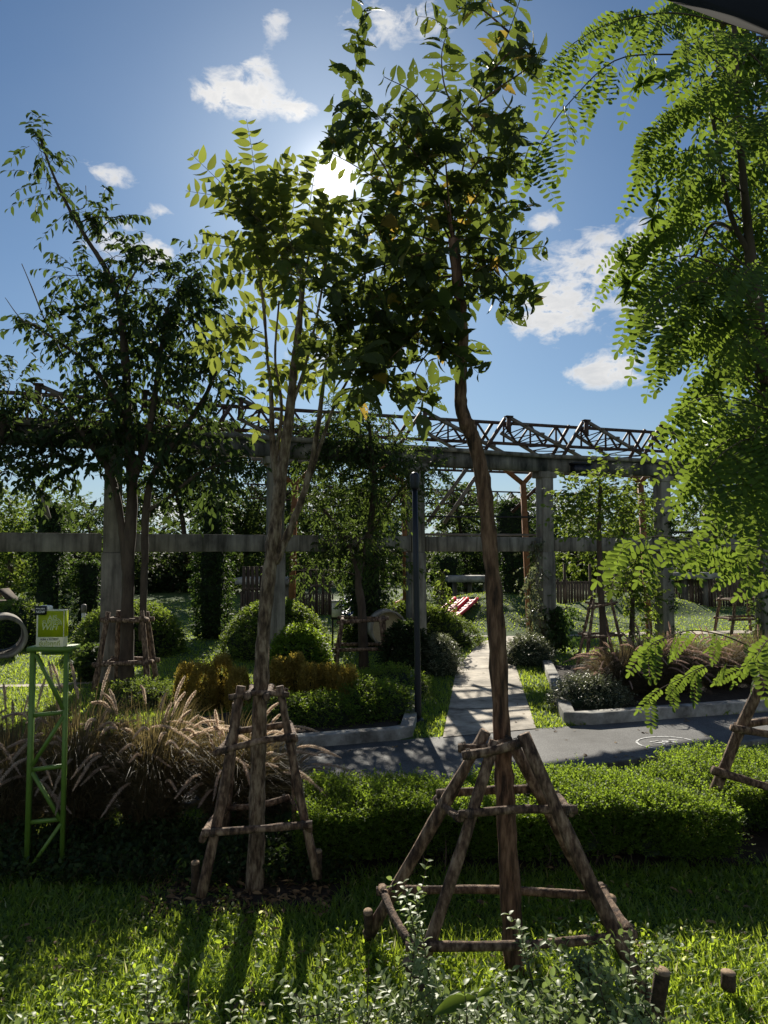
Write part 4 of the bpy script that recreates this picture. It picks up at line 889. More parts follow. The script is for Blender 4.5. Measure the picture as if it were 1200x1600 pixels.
def bush(name, label, c, rad, n, lm, L, W, cat='shrub', group=None, core=.86, power=1.0, T=T1, twl=.14, nl=6, hang=.1, up=.4, coremat=None, amp=.08):
    root = thing(name, label, cat, c, group); mb = MB(); lump(mb, c, np.array(rad) * core, amp=amp, power=power); part(mb, 'inner_growth', coremat or M['core'], root, True)
    mL, mT = MB(), MB(); p, nn_ = dome_pts(c, np.array(rad) * .93, n, power); d = nrm(nn_ + rng.normal(0, .45, (n, 3)) + Z * up)
    sprays(mL, mT, p, d, rng.uniform(.6, 1.4, n) * twl, nl, L, W, T, .15, hang, .3, .0022)
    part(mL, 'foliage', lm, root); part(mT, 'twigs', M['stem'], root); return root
def gp(px, py, Y=None):
    g = G(px, py); 
    if Y: g = at(px, 860, Y); g[2] = 0
    return g
# mounds with growth on them
bush('ivy_mound', 'steep ivy-covered play mound behind the golden shrubs and the pale trunk', gp(432, 0, 15.2), (1.15, 1.1, 1.18), 2600, M['mound'], .05, .04, 'planted mound', 'ivy-covered play mounds', power=1.25)
bush('ivy_mound', 'ivy-covered play mound with a concrete rim behind the big dark left tree', gp(205, 0, 15.4), (1.15, 1.1, 1.05), 2400, M['mound'], .05, .04, 'planted mound', 'ivy-covered play mounds', power=.8)
bush('ivy_mound', 'grass-topped play mound left of the path with a cream tunnel mouth', gp(640, 0, 16.8), (1.75, .9, .98), 2600, M['mound'], .045, .03, 'planted mound', 'ivy-covered play mounds', power=1.5)
bush('ivy_mound', 'low grassy play mound at the left edge over the concrete tunnel', gp(30, 0, 16.6), (1.0, .8, 1.0), 900, M['mound'], .055, .04, 'planted mound', 'ivy-covered play mounds', power=.9)
bush('dark_shrub', 'dark round shrub below the ivy mound beside the pale trunk', gp(468, 1056), (.52, .5, .84), 1300, M['hedge'], .055, .04, 'shrub', None)
def ring(label, c, ro, ri, ln, yaw, mat, capmat=None):
    root = thing('tunnel_pipe', label, 'concrete pipe', (c[0], c[1], 0), 'play tunnel pipes'); ax = np.array([math.sin(yaw), math.cos(yaw), 0]); sx = np.array([ax[1], -ax[0], 0])
    mb = MB(); n = 40; a = np.arange(n) * 2 * np.pi / n; ci = np.cos(a)[:, None] * sx + np.sin(a)[:, None] * Z
    R4 = [c + ci * ro - ax * ln / 2, c + ci * ro + ax * ln / 2, c + ci * ri + ax * ln / 2, c + ci * ri - ax * ln / 2]
    i = np.arange(n); j = (i + 1) % n; f = []
    for k in range(4): k2 = (k + 1) % 4; f.append(np.stack([i + k * n, j + k * n, j + k2 * n, i + k2 * n], -1))
    mb.add(np.vstack(R4), np.vstack(f)); part(mb, 'pipe_wall', mat, root, False)
    if capmat:
        mb = MB(); mb.add(np.vstack([c + ci * ri * .98 + ax * .05]), np.arange(n)); part(mb, 'end_panel', capmat, root)
ring('open concrete tunnel pipe lying on the lawn at the left edge', np.array([at(34, 0, 15.0)[0], 15.0, .43]), .43, .36, 1.1, R(-30), M['concrete'])
ring('tunnel pipe closed by a cream panel in the grassy mound behind the small staked tree', np.array([at(604, 0, 15.75)[0], 15.75, .50]), .40, .36, .5, R(-12), M['conc_l'], M['cream'])
# ivy pillars
def pillar(label, px, Y, wpx, py_top, lm='ivy', hat=1.0, L=.09):
    s_ = Y / F; b = gp(px, 0, Y); h = at(px, py_top, Y)[2]; r = wpx / 2 * s_; root = thing('ivy_pillar', label, 'ivy pillar', b, 'columns smothered in ivy')
    zz = np.linspace(0, 1, 12); rr = r * (.8 + .25 * np.sin(zz * 5 + px) * .4) * np.where(zz > .6, hat, 1) * np.where(zz > .97, .5, 1)
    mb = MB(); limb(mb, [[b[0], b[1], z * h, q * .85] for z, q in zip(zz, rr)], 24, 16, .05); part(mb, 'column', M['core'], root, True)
    n = int(260 * h * (wpx / 40)); t = rng.uniform(0, 1, n); a = rng.uniform(0, 2 * np.pi, n); q = np.interp(t, zz, rr); q = np.where(rng.uniform(0, 1, n) < .12, q * rng.uniform(0, 1, n), q); t = np.where(q < np.interp(t, zz, rr) * .98, 1, t)
    d = np.stack([np.cos(a), np.sin(a), np.full(n, .3)], -1); p = np.stack([b[0] + np.cos(a) * q, b[1] + np.sin(a) * q, t * h], -1)
    mL, mT = MB(), MB(); sprays(mL, mT, p, d + rng.normal(0, .4, d.shape), rng.uniform(.12, .3, n), 6, L, L * .7, T1, .3, .4, .3); part(mL, 'foliage', M[lm], root); part(mT, 'twigs', M['stem'], root)
pillar('tall dark ivy pillar at far left behind the lime sign', 76, 19, 44, 792, hat=1.25)
pillar('dark ivy pillar between the far left one and the first concrete column', 140, 20, 42, 880)
pillar('ivy pillar left of the pale trunk, its top leaning above the middle beam', 332, 18, 46, 786, hat=.9)
pillar('thick ivy pillar behind the small staked tree', 572, 16.6, 56, 770)
pillar('bushy-topped ivy pillar right of the bent trunk', 802, 23.5, 48, 786, hat=1.35)
pillar('short ivy pillar just left of the bent trunk', 700, 29, 40, 868)
def ivy_on(label, px, Y, y0, y1, rx, n, lm, L=.08, cat='climber', name='climbing_vine'):
    """vine clinging to a concrete column"""
    a = at(px, y0, Y); b = at(px, y1, Y); b[2] = max(b[2], .02); root = thing(name, label, cat, (b[0], b[1], 0), 'vines on the concrete columns')
    mS, mL = MB(), MB(); r = rx * Y / F
    for k in range(4):
        t = np.linspace(0, 1, 8); pts = [[b[0] + (a[0] - b[0]) * q + rng.normal(0, r * .4), Y + rng.normal(0, .05), b[2] + (a[2] - b[2]) * q, .012] for q in t]; limb(mS, pts, 24, 5)
    t = rng.uniform(0, 1, n) ** 1.2; p = np.stack([b[0] + (a[0] - b[0]) * t + rng.normal(0, r * .55, n), Y - .05 + rng.normal(0, .12, n), b[2] + (a[2] - b[2]) * t], -1)
    sprays(mL, mS, p, unit(n) * [1, 1, .6] - Z * .2, rng.uniform(.1, .25, n), 6, L, L * .72, T2, .5, .6, .4); part(mS, 'stem', M['stem'], root, True); part(mL, 'foliage', M[lm], root)
ivy_on('pale glinting vine climbing the left side of the column right of the bent trunk', 834, 15.45, 845, 1010, 16, 170, 'silver')
ivy_on('dark ivy massed at the foot of the column right of the bent trunk', 872, 15.4, 948, 1010, 18, 200, 'ivy')
ivy_on('collar of dark ivy on the column above the middle beam at right', 1034, 16.7, 800, 850, 17, 120, 'ivy')
ivy_on('dark vine trailing down the face of the right column below the beam', 1040, 16.6, 850, 1000, 10, 60, 'ivy')
ivy_on('vine curling beside the lamp post in front of the yellow trunk', 690, 16.5, 890, 960, 14, 60, 'leaf_e')
ivy_on('leafy vine on the column nearest the right edge', 1190, 17.6, 870, 990, 20, 120, 'leaf_d')
# shrubs
bush('silver_shrub', 'grey-green shrub with pale flowers at the foot of the vine column right of the path', gp(826, 1038), (.48, .45, .52), 620, M['silver'], .045, .022)
bush('silver_shrub', 'pale speckled shrub between lamp post and path', gp(688, 1052), (.34, .4, .62), 560, M['silver'], .045, .022)
bush('dark_shrub', 'dark glossy shrub just left of the lamp post', gp(634, 1050), (.42, .42, .85), 520, M['leaf_c'], .09, .05)
bush('low_shrub', 'grey-green bushy plant inside the right bed corner near the kerb', gp(922, 1106), (.55, .42, .40), 760, M['silver'], .035, .02)
bush('low_shrub', 'small leafy bush on the lawn left of the staked dark tree', gp(140, 1062), (.22, .2, .5), 120, M['leaf_d'], .1, .06)
bush('low_shrub', 'low dark bush beneath the lamp post column on the left bed', gp(600, 1120), (.42, .5, .40), 620, M['hedge'], .04, .02, group='low green shrubs of the left bed')
bush('low_shrub', 'low dark bush just right of the golden shrubs in the left bed', gp(563, 1122), (.40, .5, .44), 620, M['hedge'], .04, .02, group='low green shrubs of the left bed')
bush('low_shrub', 'low green bush at the back corner of the left bed by the kerb', gp(612, 1085), (.6, .6, .36), 700, M['hedge'], .04, .02, group='low green shrubs of the left bed')
bush('low_shrub', 'low dark bush in front of the golden shrubs in the left bed', gp(500, 1135), (.5, .3, .34), 560, M['hedge'], .04, .02, group='low green shrubs of the left bed')
bush('low_shrub', 'low dark bush in the left bed nearest the pale trunk', gp(440, 1135), (.5, .3, .34), 560, M['hedge'], .04, .02, group='low green shrubs of the left bed')
bush('low_shrub', 'bright low bush on the lawn behind the tall fountain grass at left', gp(215, 1100), (.6, .4, .25), 500, M['leaf_e'], .05, .02)
ordn = ['leftmost', 'second', 'third', 'fourth', 'fifth', 'sixth', 'seventh', 'eighth', 'ninth', 'rightmost']
for k, (px, py, wp_, hp) in enumerate([(292, 1108, 30, 62), (318, 1112, 34, 66), (345, 1106, 34, 72), (372, 1114, 30, 60), (436, 1108, 30, 70), (462, 1106, 28, 74), (484, 1114, 26, 66), (505, 1112, 24, 62), (524, 1116, 24, 66), (543, 1122, 26, 70)]):
    g = gp(px, py); s_ = g[1] / F; rad = (wp_ / 2 * s_ * 1.2, wp_ / 2 * s_ * 1.2, hp * s_)
    root = thing('golden_thuja', ordn[k] + ' golden upright shrub from the left in the row behind the pale trunk', 'shrub', g, 'row of golden upright shrubs')
    mb = MB(); lump(mb, g, np.array(rad) * .66, 18, 10, .06, .8); part(mb, 'inner_growth', M['core'], root, True)
    mL = MB(); n = 760; t = rng.uniform(0, 1, n); a = rng.uniform(0, 6.283, n); q = np.sqrt(np.maximum(0, 1 - t ** 2.2)) * .85
    p = np.stack([g[0] + np.cos(a) * q * rad[0], g[1] + np.sin(a) * q * rad[1], t * rad[2] * .95], -1); d = np.stack([np.cos(a) * .4, np.sin(a) * .4, np.ones(n)], -1)
    sprays(mL, None, p, d, rng.uniform(.08, .15, n), 7, .042, .014, T1, 0, -.4, .25); part(mL, 'foliage', M['thuja'], root)

# ------------------------------------------------------------------ hedge
def hedge(label, x0, x1, yf, yb, h, n, seed):
    """clipped hedge as a body of short leafy shoots"""
    root = thing('clipped_hedge', label, 'hedge', ((x0 + x1) / 2, (yf(0) + yb(0)) / 2, 0), 'clipped hedges along the road')
    mb = MB(); nx, nz = 40, 14; V = []
    prof = [(0, .22), (.03, .5), (.06, .82), (.2, .93), (.5, .97), (.8, .93), (.97, .8), (1, .4), (1, .02)]
    for i in range(nx + 1):
        x = x0 + (x1 - x0) * i / nx; a = yf(x); b = yb(x); e = .9 if i in (0, nx) else 1
        for (u, z) in prof: V.append([x + rng.normal(0, .01), a + .1 + (b - a - .16) * u + rng.normal(0, .02), max(.0, z * (h - .07) * e + rng.normal(0, .012) + .03 * math.sin(x * 5 + u * 4))])
    k = len(prof); i = (np.arange(nx) * k)[:, None] + np.arange(k - 1)[None]; mb.add(V, np.stack([i, i + 1, i + k + 1, i + k], -1).reshape(-1, 4))
    mb.add([V[j] for j in range(k)], np.arange(k)); mb.add([V[nx * k + j] for j in range(k)], np.arange(k)[::-1])
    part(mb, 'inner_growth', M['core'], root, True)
    m1 = int(n * .62); x = rng.uniform(x0, x1, n); a = np.array([yf(q) for q in x]); b = np.array([yb(q) for q in x]); u = rng.uniform(0, 1, n)
    z = h * (.93 + .07 * np.sin(x * 4.3 + u * 3) + .05 * np.sin(x * 9 + u * 7) + .03 * np.sin(x * 23 + u * 17) + np.where(rng.uniform(0, 1, n) < .03, rng.uniform(.05, .2, n), 0) - .25 * np.abs(u - .5) ** 3 * 2); y = a + (b - a) * u
    fr = np.arange(n) >= m1; zf = rng.uniform(.25, .95, n) * h; y = np.where(fr, a + .05 + .05 * np.sin(x * 5) + .08 * (1 - zf / h), y); z = np.where(fr, zf, z)
    ed = fr & (rng.uniform(0, 1, n) < .12); x = np.where(ed, np.where(rng.uniform(0, 1, n) < .5, x0, x1), x); y = np.where(ed, a + (b - a) * u, y)
    d = np.where(fr[:, None], np.array([0, -.8, .75]), np.array([0, -.05, 1.])) + rng.normal(0, .42, (n, 3))
    mL, mT = MB(), MB(); sprays(mL, mT, np.stack([x, y, z - .05], -1), d, rng.uniform(.05, .13, n), 9, .021, .0125, T1, .05, -.1, .35, .0012)
    part(mL, 'foliage', M['hedge'], root); part(mT, 'twigs', M['stem'], root)
    mS = MB()
    for q in np.arange(x0 + .1, x1, .16):
        for r_ in range(3):
            s0 = np.array([q + rng.normal(0, .04), yf(q) + .25 + rng.normal(0, .1), 0]); limb(mS, [[*s0, .006], [*(s0 + [rng.normal(0, .05), rng.normal(0, .05), .14]), .005], [*(s0 + [rng.normal(0, .08), rng.normal(0, .08), .3]), .003]], 5, 4)
    part(mS, 'stem', M['bark_d'], root)
hedge('bright green clipped hedge running behind the foreground stake frame, beside the road', -.58, 2.42, lambda x: 4.92 + .03 * x, lambda x: 5.62 + .15 * x, .47, 14000, 1)
hedge('set-back stretch of clipped hedge behind the leaning stakes at the right edge', 2.44, 4.6, lambda x: 5.28 + .05 * x, lambda x: 6.15 + .14 * x, .44, 6500, 2)

# ------------------------------------------------------------------ fountain grass
ST = np.linspace(0, 1, 6)
def fountain(label, c, r, h, nb, npl, grp, lean=(0, 0), dark=False):
    root = thing('fountain_grass', label, 'ornamental grass', c, grp); mB, mP = MB(), MB()
    def arcs(n, hh, spread, drp):
        a = rng.uniform(0, 2 * np.pi, n); b = np.stack([c[0] + np.cos(a) * r * rng.uniform(0, .45, n), c[1] + np.sin(a) * r * rng.uniform(0, .45, n), np.zeros(n)], -1)
        sp = spread * rng.uniform(.15, 1, n); L = hh * rng.uniform(.55, 1.05, n); a = a + rng.normal(0, .5, n)
        out = np.stack([np.cos(a) + lean[0], np.sin(a) + lean[1], np.zeros(n)], -1) * sp[:, None]
        t = ST[None, :, None]; P = b[:, None] + out[:, None] * t ** 1.6 + Z * (L[:, None, None] * (t * 1.25 - drp * t ** 2.6 * (.4 + sp[:, None, None] / spread)))
        P[..., 2] = np.maximum(P[..., 2], .01); return P
    P = np.concatenate([arcs(nb, h * .92, r * 1.25, .55), arcs(nb // 2, h * .5, r * 1.2, .5)]); n = len(P); wd = np.array([.5, 1, 1, .85, .55, .08])[None, :, None] * rng.uniform(.0014, .0036, (n, 1, 1))
    side = nrm(np.cross(nrm(P[:, -1] - P[:, 0]), Z + rng.normal(0, .6, (n, 3))))[:, None]
    V = np.concatenate([P + side * wd, P - side * wd], 1); k = 6; i = np.arange(k - 1); q = np.stack([i, i + 1, i + 1 + k, i + k], -1)[None] + (np.arange(n) * 2 * k)[:, None, None]
    mB.add(V.reshape(-1, 3), q.reshape(-1, 4))
    P = arcs(npl, h * 1.08, r * 1.75, .60); vtube(mB, P, np.tile(np.array([.002, .002, .0018, .0016, .0012, .0008]), (npl, 1)), 3, caps=False)
    for p in P:
        s_ = spline(p, 40)[26:]; m_ = 520; u = rng.uniform(0, 13 - .01, m_); i = u.astype(int); t = (u - i)[:, None]; Q = s_[i] * (1 - t) + s_[i + 1] * t; tan = nrm(s_[i + 1] - s_[i])
        rd = nrm(np.cross(tan, unit(m_))); env = np.sin(np.pi * np.clip(u / 13 * .9 + .08, 0, 1)) ** .5
        leaves(mP, Q, rd + tan * 1.1, np.cross(tan, rd), .024 * env, .0026, T1)
        vtube(mP, s_[None], np.full((1, len(s_)), .0028), 4, caps=False)
    part(mB, 'blades', M['fgrass_d' if dark else 'fgrass'], root); part(mP, 'plumes', M['plume_d' if dark else 'plume'], root)
for k, (lab, x, y, r, h, nb, npl) in enumerate([
    ('fountain grass clump cut by the left edge of the photo', -3.55, 5.9, .5, .95, 1500, 16),
    ('fountain grass clump standing behind the green stand', -2.95, 5.75, .48, .92, 1700, 20),
    ('tall brown fountain grass clump right of the green stand', -2.4, 5.7, .48, 1.05, 1900, 22),
    ('fountain grass clump with pink-tinged plumes left of the narrow stake frame', -1.85, 5.75, .46, .98, 1900, 30),
    ('fountain grass clump whose plumes arch through the narrow stake frame', -1.25, 5.85, .45, .85, 1600, 30),
    ('fountain grass clump spilling towards the road right of the pale trunk', -.95, 6.1, .35, .62, 900, 12)]):
    fountain(lab, (x, y, 0), r, h * 1.3, nb, int(npl * 1.9), 'brown fountain grass clumps at left', (.25, -.1))
for k, (lab, px, y, r, h, nb, npl) in enumerate([
    ('purple fountain grass clump nearest the grey-green bush in the right bed', 965, 10.6, .5, .78, 1500, 24),
    ('purple fountain grass clump in the middle of the right bed', 1010, 10.8, .55, .88, 1700, 34),
    ('purple fountain grass clump below the ivy-collared column', 1058, 11.0, .5, .86, 1600, 30),
    ('dark fountain grass clump behind the small bright sprays at right', 1120, 11.3, .55, .8, 1500, 16),
    ('dark fountain grass clump cut by the right edge of the photo', 1185, 11.6, .6, .85, 1500, 14)]):
    g = at(px, 860, y); fountain(lab, (g[0], y, 0), r, h * 1.3, int(nb * 1.9), int(npl * 2.0), 'purple fountain grass in the right bed', (0, 0), True)
# ground cover under the left tree
def cover():
    mL, mT = MB(), MB(); n = 1500; x = rng.uniform(-2.9, -.3, n); y = rng.uniform(4.75, 5.6, n) - .12 * x * 0
    sprays(mL, mT, np.stack([x, y, np.zeros(n)], -1), unit(n) * [.6, .6, .3] + Z, rng.uniform(.1, .24, n), 7, .045, .028, T2, .1, .1, .35)
    struct(mL, 'ground_cover', M['ivy'], 'stuff'); struct(mT, 'ground_cover_stems', M['stem'], 'stuff')
cover()
def litter():
    m1 = MB(); n = 900; Y = np.exp(rng.uniform(math.log(2.8), math.log(17), n)); X = (rng.uniform(-40, 1240, n) - 600) / F * Y
    z = np.where(inpoly(X, Y, PATH), .024, np.where(inpoly(X, Y, ROAD), .014, .03)); a = rng.uniform(0, 6.28, n)
    leaves(m1, np.stack([X, Y, z], -1), np.stack([np.cos(a), np.sin(a), np.zeros(n)], -1), Z + rng.normal(0, .25, (n, 3)), rng.uniform(.03, .08, n), rng.uniform(.015, .035, n), T2)
    n = 420; X = rng.uniform(-1.5, -.35, n); Y = rng.uniform(4.4, 4.95, n); a = rng.uniform(0, 6.28, n)
    leaves(m1, np.stack([X, Y, np.full(n, .02)], -1), np.stack([np.cos(a), np.sin(a), rng.normal(0, .2, n)], -1), Z + rng.normal(0, .4, (n, 3)), rng.uniform(.03, .09, n), rng.uniform(.008, .03, n), T2)
    struct(m1, 'leaf_litter', M['dead'], 'stuff')
    m2 = MB(); n = 2600; Y = np.exp(rng.uniform(math.log(2.6), math.log(4.9), n)); X = (rng.uniform(-60, 1260, n) - 600) / F * Y; keep = np.sin(X * 5 + 1) + np.sin(Y * 7 + X * 3) > -.2; X = X[keep]; Y = Y[keep]; n = len(X)
    sprays(m2, None, np.stack([X, Y, np.zeros(n)], -1), unit(n) * [.8, .8, .3] + Z * .8, rng.uniform(.04, .10, n), 5, .038, .020, T2, .1, .1, .3)
    struct(m2, 'lawn_weeds', M['grass'], 'stuff')
litter()
# ------------------------------------------------------------------ pale-leaved shrubs at the bottom
def stemmy(label, c, h, ns, spread, L=.040, seedbare=0, lean=(0, 0), cat='shrub'):
    root = thing('pale_leaved_shrub', label, cat, c, 'pale-leaved shrubs in the foreground'); mL, mT = MB(), MB()
    for k in range(ns):
        a = rng.uniform(0, 6.283); b = np.array([c[0], c[1], c[2]]) + [rng.normal(0, .05), rng.normal(0, .05), 0]; H = h * rng.uniform(.55, 1.05)
        tip = b + [math.cos(a) * spread * rng.uniform(.2, 1) + lean[0], math.sin(a) * spread * rng.uniform(.2, 1) + lean[1], H]; mid = (b + tip) / 2 + [rng.normal(0, .03), rng.normal(0, .03), H * .08]
        P = spline([b, mid, tip], 16); vtube(mT, P[None], np.linspace(.005, .0016, 16)[None], 5)
        if k < seedbare: continue
        srcs = [(P, .45)]
        for j in range(6):
            i = rng.integers(5, 15); d = nrm(rng.normal(0, 1, 3) * [1, 1, .3] + Z * .7); e = P[i] + d * h * rng.uniform(.12, .3); Q = spline([P[i], (P[i] + e) / 2 + rng.normal(0, .01, 3), e + Z * .02], 10)
            vtube(mT, Q[None], np.linspace(.0022, .001, 10)[None], 4, caps=False); srcs.append((Q, .15))
        for Q, s0 in srcs:
            ln = np.linalg.norm(np.diff(Q, axis=0), axis=1).sum() * (1 - s0); n = max(3, int(ln / .019)); u = np.linspace(s0, .999, n) * (len(Q) - 1); i = np.minimum(u.astype(int), len(Q) - 2); t = (u - i)[:, None]
            p = Q[i] * (1 - t) + Q[i + 1] * t; tan = nrm(Q[i + 1] - Q[i]); an = np.arange(n) * 1.57 + rng.uniform(0, 3); r1 = nrm(np.cross(tan, [.3, 1, .2])); r2 = np.cross(tan, r1)
            sv = r1 * np.cos(an)[:, None] + r2 * np.sin(an)[:, None]
            for sg in (1, -1):
                leaves(mL, p, sv * sg + tan * .55 + rng.normal(0, .15, (n, 3)), tan * .8 + Z * .5 - sv * sg * .2 + rng.normal(0, .2, (n, 3)), L * rng.uniform(.6, 1.1, n), L * .5 * rng.uniform(.8, 1.1, n), T3)
    part(mL, 'foliage', M['shrub'], root); part(mT, 'stems', M['bark_d'], root, True)
def sh(label, px, pyt, Y, ns, spread, bare=0, L=.037, lean=(0, 0)):
    t = at(px, pyt + 12, Y); stemmy(label, (t[0], t[1], 0.), t[2], ns, spread, L, bare, lean)
sh('tall pale shrub in front of the left legs of the foreground stake frame', 700, 1420, 2.7, 6, .15, 0, lean=(0, 0))
sh('pale shrub with one shoot reaching up left beside the foreground stake frame', 662, 1425, 2.75, 3, .10, lean=(-.07, 0))
sh('pale shrub in front of the bent trunk base', 790, 1515, 2.5, 6, .2)
sh('pale shrub right of the bent trunk base with upright tips', 870, 1455, 2.7, 6, .14)
sh('pale shrub before the right legs of the foreground stake frame', 950, 1465, 2.75, 7, .16)
sh('pale shrub left of the short cut stump', 975, 1520, 2.55, 6, .15)
sh('large pale shrub at the bottom centre edge', 690, 1560, 2.2, 8, .22)
sh('pale shrub at the bottom edge just right of centre', 850, 1560, 2.2, 8, .22)
sh('pale shrub at the bottom edge below the short cut stump', 990, 1585, 2.2, 6, .18)
sh('spindly pale shrub with bare dark sticks in the lit grass left of the stake frame', 525, 1490, 2.6, 6, .12, 3)
sh('small pale shrub just left of the foreground stake frame corner', 585, 1550, 2.5, 5, .14)
sh('pale shrub with dark bare sticks below the shadow of the pale trunk', 300, 1505, 2.6, 6, .10, 3)
sh('pale shrub in the grass right of the trunk shadow', 375, 1535, 2.5, 5, .12, 1)
sh('thin pale shrub with dark sticks at lower left', 110, 1545, 2.6, 6, .10, 3)
sh('pale shrub at the bottom left corner', 10, 1510, 2.5, 6, .12, 1)
sh('small pale shrub at the bottom edge left of centre', 470, 1580, 2.3, 4, .15)
sh('low pale shrub near the lower right corner', 1100, 1600, 2.3, 5, .14)
def bigleaf():
    c = at(745, 1560, 2.35); root = thing('broad_leaved_plant', 'small plant with one large glossy bright green leaf among the pale shrubs', 'plant', (c[0], c[1], 0)); mT, mL = MB(), MB()
    limb(mT, [[c[0], c[1], 0, .006], [c[0] + .01, c[1], c[2] * .6, .005], [*c, .004]], 8, 6); part(mT, 'stem', M['stem'], root)
    for d, l in (((-1, -.2, -.15), .15), ((.8, .2, .35), .07), ((.2, -.5, .2), .08)): leaves(mL, c[None], np.array([d]), np.array([[.1, -.5, 1.]]), l, l * .36, T3)
    part(mL, 'leaf', M['leaf_r'], root)
bigleaf()
# ------------------------------------------------------------------ playground things
def slide(label, px0, py0, px1, py1, Y, chutes, w_=.42, mat='red'):
    a = at(px0, py0, Y - 1.1); b = at(px1, py1, Y + 1.1); root = thing('play_slide', label, 'slide', (a[0], a[1], 0), 'plastic slides'); sx = nrm(np.cross(b - a, Z))
    for k in range(chutes):
        o = sx * (k - (chutes - 1) / 2) * (w_ + .10)
        mb = MB(); t = np.linspace(0, 1, 9); P = a + (b - a) * t[:, None] + Z * (.10 * (t - t * t) * -1)[:, None] + o
        for i in range(8): bar(mb, P[i] + Z * .02, P[i + 1] + Z * .02, w_ - .08, .03)
        part(mb, 'slide_bed', M['redw'] if mat == 'red' else M['blue'], root)
        for s_ in (-1, 1):
            mb = MB(); Q = P + sx * s_ * w_ / 2 + Z * .06; vtube(mb, Q[None], np.full((1, 9), .05), 8); part(mb, 'side_rail', M[mat], root, True)
    mb = MB(); bar(mb, b - Z * 1.2 + sx * .3, b + sx * .3, .08); bar(mb, b - Z * 1.2 - sx * .3, b - sx * .3, .08); part(mb, 'support', M[mat], root)
slide('red double slide running down the grassy mound left of the bent trunk', 692, 968, 728, 938, 20.6, 2, .30)
slide('red slide end peeping out left of the lamp post', 612, 950, 646, 936, 22, 1, .3)
slide('dark blue slide beside the white information board', 540, 962, 552, 934, 21, 1, .4, 'blue')
def board():
    Y = 16.6; c = at(526, 953, Y); root = thing('information_board', 'white information board with a green drawing on two legs, behind the small staked tree', 'sign board', (c[0], Y, 0)); s_ = Y / F
    mb = MB(); box(mb, c, (17 * s_, .05, 30 * s_)); part(mb, 'frame', M['black'], root)
    mb = MB(); box(mb, c - np.array([0, .03, .0]), (15 * s_, .01, 22 * s_)); part(mb, 'panel', M['white'], root)
    mb = MB()
    for k in range(9): leaves(mb, (c + [rng.normal(0, .03), -.037, rng.normal(0, .02) + .03])[None], np.array([[rng.normal(), 0, rng.normal() * .6]]), np.array([[0, -1., 0]]), .075, .035, T1)
    part(mb, 'drawing', M['green'], root)
    mb = MB(); box(mb, c + np.array([0, -.03, 12.5 * s_]), (15.5 * s_, .012, 2 * s_)); part(mb, 'header', M['white'], root)
    for x in (-6, 6): mb = MB(); e = c + np.array([x * s_, 0, -15 * s_]); bar(mb, [e[0], e[1], 0], e, .04); part(mb, 'leg', M['black'], root)
board()
def post(label, px, Y, py, mat):
    b = gp(px, 0, Y); h = at(px, py, Y)[2]; root = thing('bollard_light', label, 'bollard', b); mb = MB(); limb(mb, [[*b, .05], [b[0], b[1], h * .8, .05]], 5, 10, 0); part(mb, 'post', M['white'], root)
    mb = MB(); limb(mb, [[b[0], b[1], h * .8, .065], [b[0], b[1], h, .065], [b[0], b[1], h + .03, .02]], 5, 10, 0); part(mb, 'cap', M['steel_l'], root)
post('small pale bollard standing in shade right of the lime sign', 133, 17.5, 946, 'white')
def fence(label, px0, px1, Y0, Y1, pyt, n, cat='fence'):
    root = thing('timber_fence', label, cat, (*at(px0, 860, Y0)[:2], 0), 'old timber fences'); mb = MB()
    for i in range(n):
        t = i / (n - 1); Y = Y0 + (Y1 - Y0) * t; px = px0 + (px1 - px0) * t; g = at(px, 860, Y); h = at(px, pyt + rng.uniform(-3, 3), Y)[2]; wd = abs(px1 - px0) / n * Y / F * rng.uniform(.7, .96)
        z0 = float(gz(g[0], Y)); box(mb, (g[0], Y + rng.normal(0, .01), (h + z0) / 2), (wd, .025, h - z0 + .0))
    part(mb, 'boards', M['wood'], root)
    for k in range(5):
        t = (k + .5) / 5; Y = Y0 + (Y1 - Y0) * t + .06; g = at(px0 + (px1 - px0) * t, 860, Y); mb = MB(); box(mb, (g[0], Y, .85), (.09, .07, 1.7)); part(mb, 'post', M['bark_d'], root)
    a = at(px0, 860, Y0 + .04); b = at(px1, 860, Y1 + .04); mb = MB(); a[2] = b[2] = 1.0; bar(mb, a, b, .04, .08); part(mb, 'rail', M['wood'], root)
fence('old brown timber fence behind the thin staked tree', 862, 1060, 26.5, 27.5, 908, 46)
fence('old brown timber fence at far right under the bright frond', 1064, 1215, 27.6, 28.5, 902, 36)
fence('low broken timber fence behind the white information board', 470, 520, 24, 24.5, 926, 16)
fence('brown timber fence panel left of the pale trunk', 378, 412, 22, 22.2, 925, 10)
def shelter(label, px0, px1, Y, py, nposts=3):
    a = at(px0, py, Y); b = at(px1, py, Y); root = thing('flat_shelter', label, 'shelter', (a[0], Y, 0), 'flat-roofed shelters'); mb = MB(); box(mb, ((a + b) / 2 + [0, .6, 0]), (b[0] - a[0], 1.4, .22)); part(mb, 'roof_slab', M['conc_l'], root)
    for k in range(nposts): x = a[0] + (b[0] - a[0]) * (k + .5) / nposts; mb = MB(); h = a[2] - .12; box(mb, (x, Y + .4, h / 2), (.16, .16, h)); part(mb, 'post', M['concrete'], root)
shelter('pale flat shelter roof seen left and right of the pale trunk', 368, 462, 25, 908)
shelter('pale flat shelter roof left of the bent trunk behind the slide', 700, 772, 27, 905, 3)
shelter('pale low shelter far right under the bright frond', 1060, 1125, 27, 900, 2)
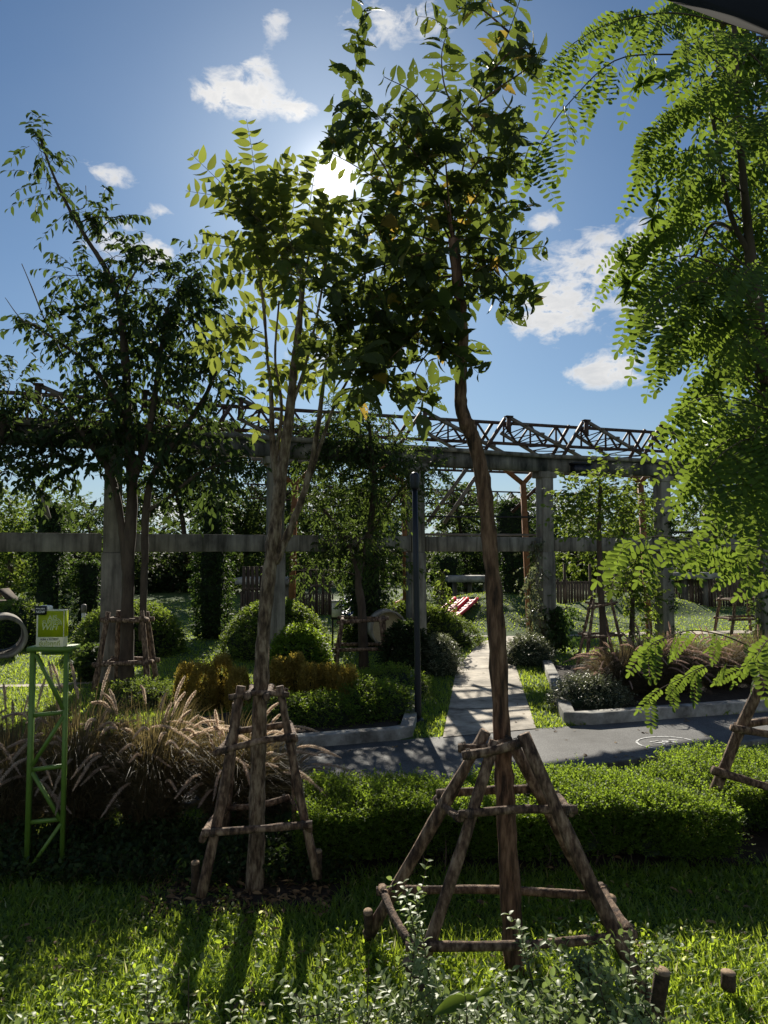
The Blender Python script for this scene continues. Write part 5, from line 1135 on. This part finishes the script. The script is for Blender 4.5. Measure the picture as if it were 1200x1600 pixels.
def kennel():
    Y = 20; c = at(4, 950, Y); root = thing('play_house', 'tiny dark play house with a pitched roof at the left edge', 'play house', (c[0], Y, 0)); s_ = Y / F
    mb = MB(); z0, z1 = .0, at(4, 938, Y)[2]; box(mb, (c[0], Y, z1 / 2), (.42, .5, z1)); part(mb, 'wall', M['wood'], root)
    mb = MB(); p = np.array([c[0], Y, z1 + .32])
    for s in (-1, 1): bar(mb, p + [0, 0, 0], p + [s * .32, 0, -.34], .03, .6, (0, 1, 0))
    part(mb, 'roof', M['bark_d'], root); mb = MB(); box(mb, (c[0], Y - .26, .4), (.22, .02, .7)); part(mb, 'door', M['black'], root)
kennel()
# ------------------------------------------------------------------ far buildings and the near roof edge
def tower(label, px0, px1, pyt, Y, mat, rows, cols, skew=0, dep=12):
    a = at(px0, pyt, Y); b = at(px1, pyt, Y); w_ = b[0] - a[0]; h = a[2]; root = thing('far_building', label, 'building', ((a[0] + b[0]) / 2, Y + dep / 2, 0), None); mb = MB()
    box(mb, ((a[0] + b[0]) / 2, Y + dep / 2, h / 2), (w_, dep, h)); part(mb, 'wall', mat, root)
    mb = MB()
    for i in range(cols + 1): x = a[0] + w_ * i / cols; box(mb, (x, Y - .12, h / 2), (w_ * .02, .25, h))
    for j in range(rows + 1): box(mb, ((a[0] + b[0]) / 2, Y - .1, h * j / rows), (w_, .18, h * .012 + .1))
    part(mb, 'facade_ribs', M['steel_l'] if cols < 12 else mat, root)
    mb = MB(); box(mb, ((a[0] + b[0]) / 2, Y + dep / 2, h + .4), (w_ * .5, dep * .5, .8)); part(mb, 'roof_plant', M['conc_l'], root); return root
tower('tall grey-blue clad building standing behind the drooping right tree', 1112, 1290, 628, 95, M['clad'], 6, 40, dep=4)
tower('distant glassy office block peeping left of the lamp post', 602, 622, 810, 190, M['glass'], 8, 5, dep=6)
def eave():
    a = np.array([.78, 2.0, 0]); root = None
    p0 = at(1035, -12, 2.6); p1 = at(1240, 62, 2.2); d = nrm(p1 - p0); mb = MB(); q = nrm(np.cross(d, [0, -1, .2])); q = q if q[2] > 0 else -q
    root = thing('roof_eave', 'dark edge of a roof overhang cutting the top right corner', 'roof edge', (p0[0], p0[1], p0[2]))
    L_ = np.linalg.norm(p1 - p0) + 1.4; box(mb, (p0 + p1) / 2 + d * .5 + q * .35, (L_, .04, .7), d, q); part(mb, 'fascia', M['roof'], root)
    mb = MB(); box(mb, (p0 + p1) / 2 + d * .5 + q * .73, (L_ + .05, .09, .06), d, q); part(mb, 'gutter_lip', M['roof'], root)
eave()
print('faces', sum(len(o.data.polygons) for o in scene.objects if o.type == 'MESH'))
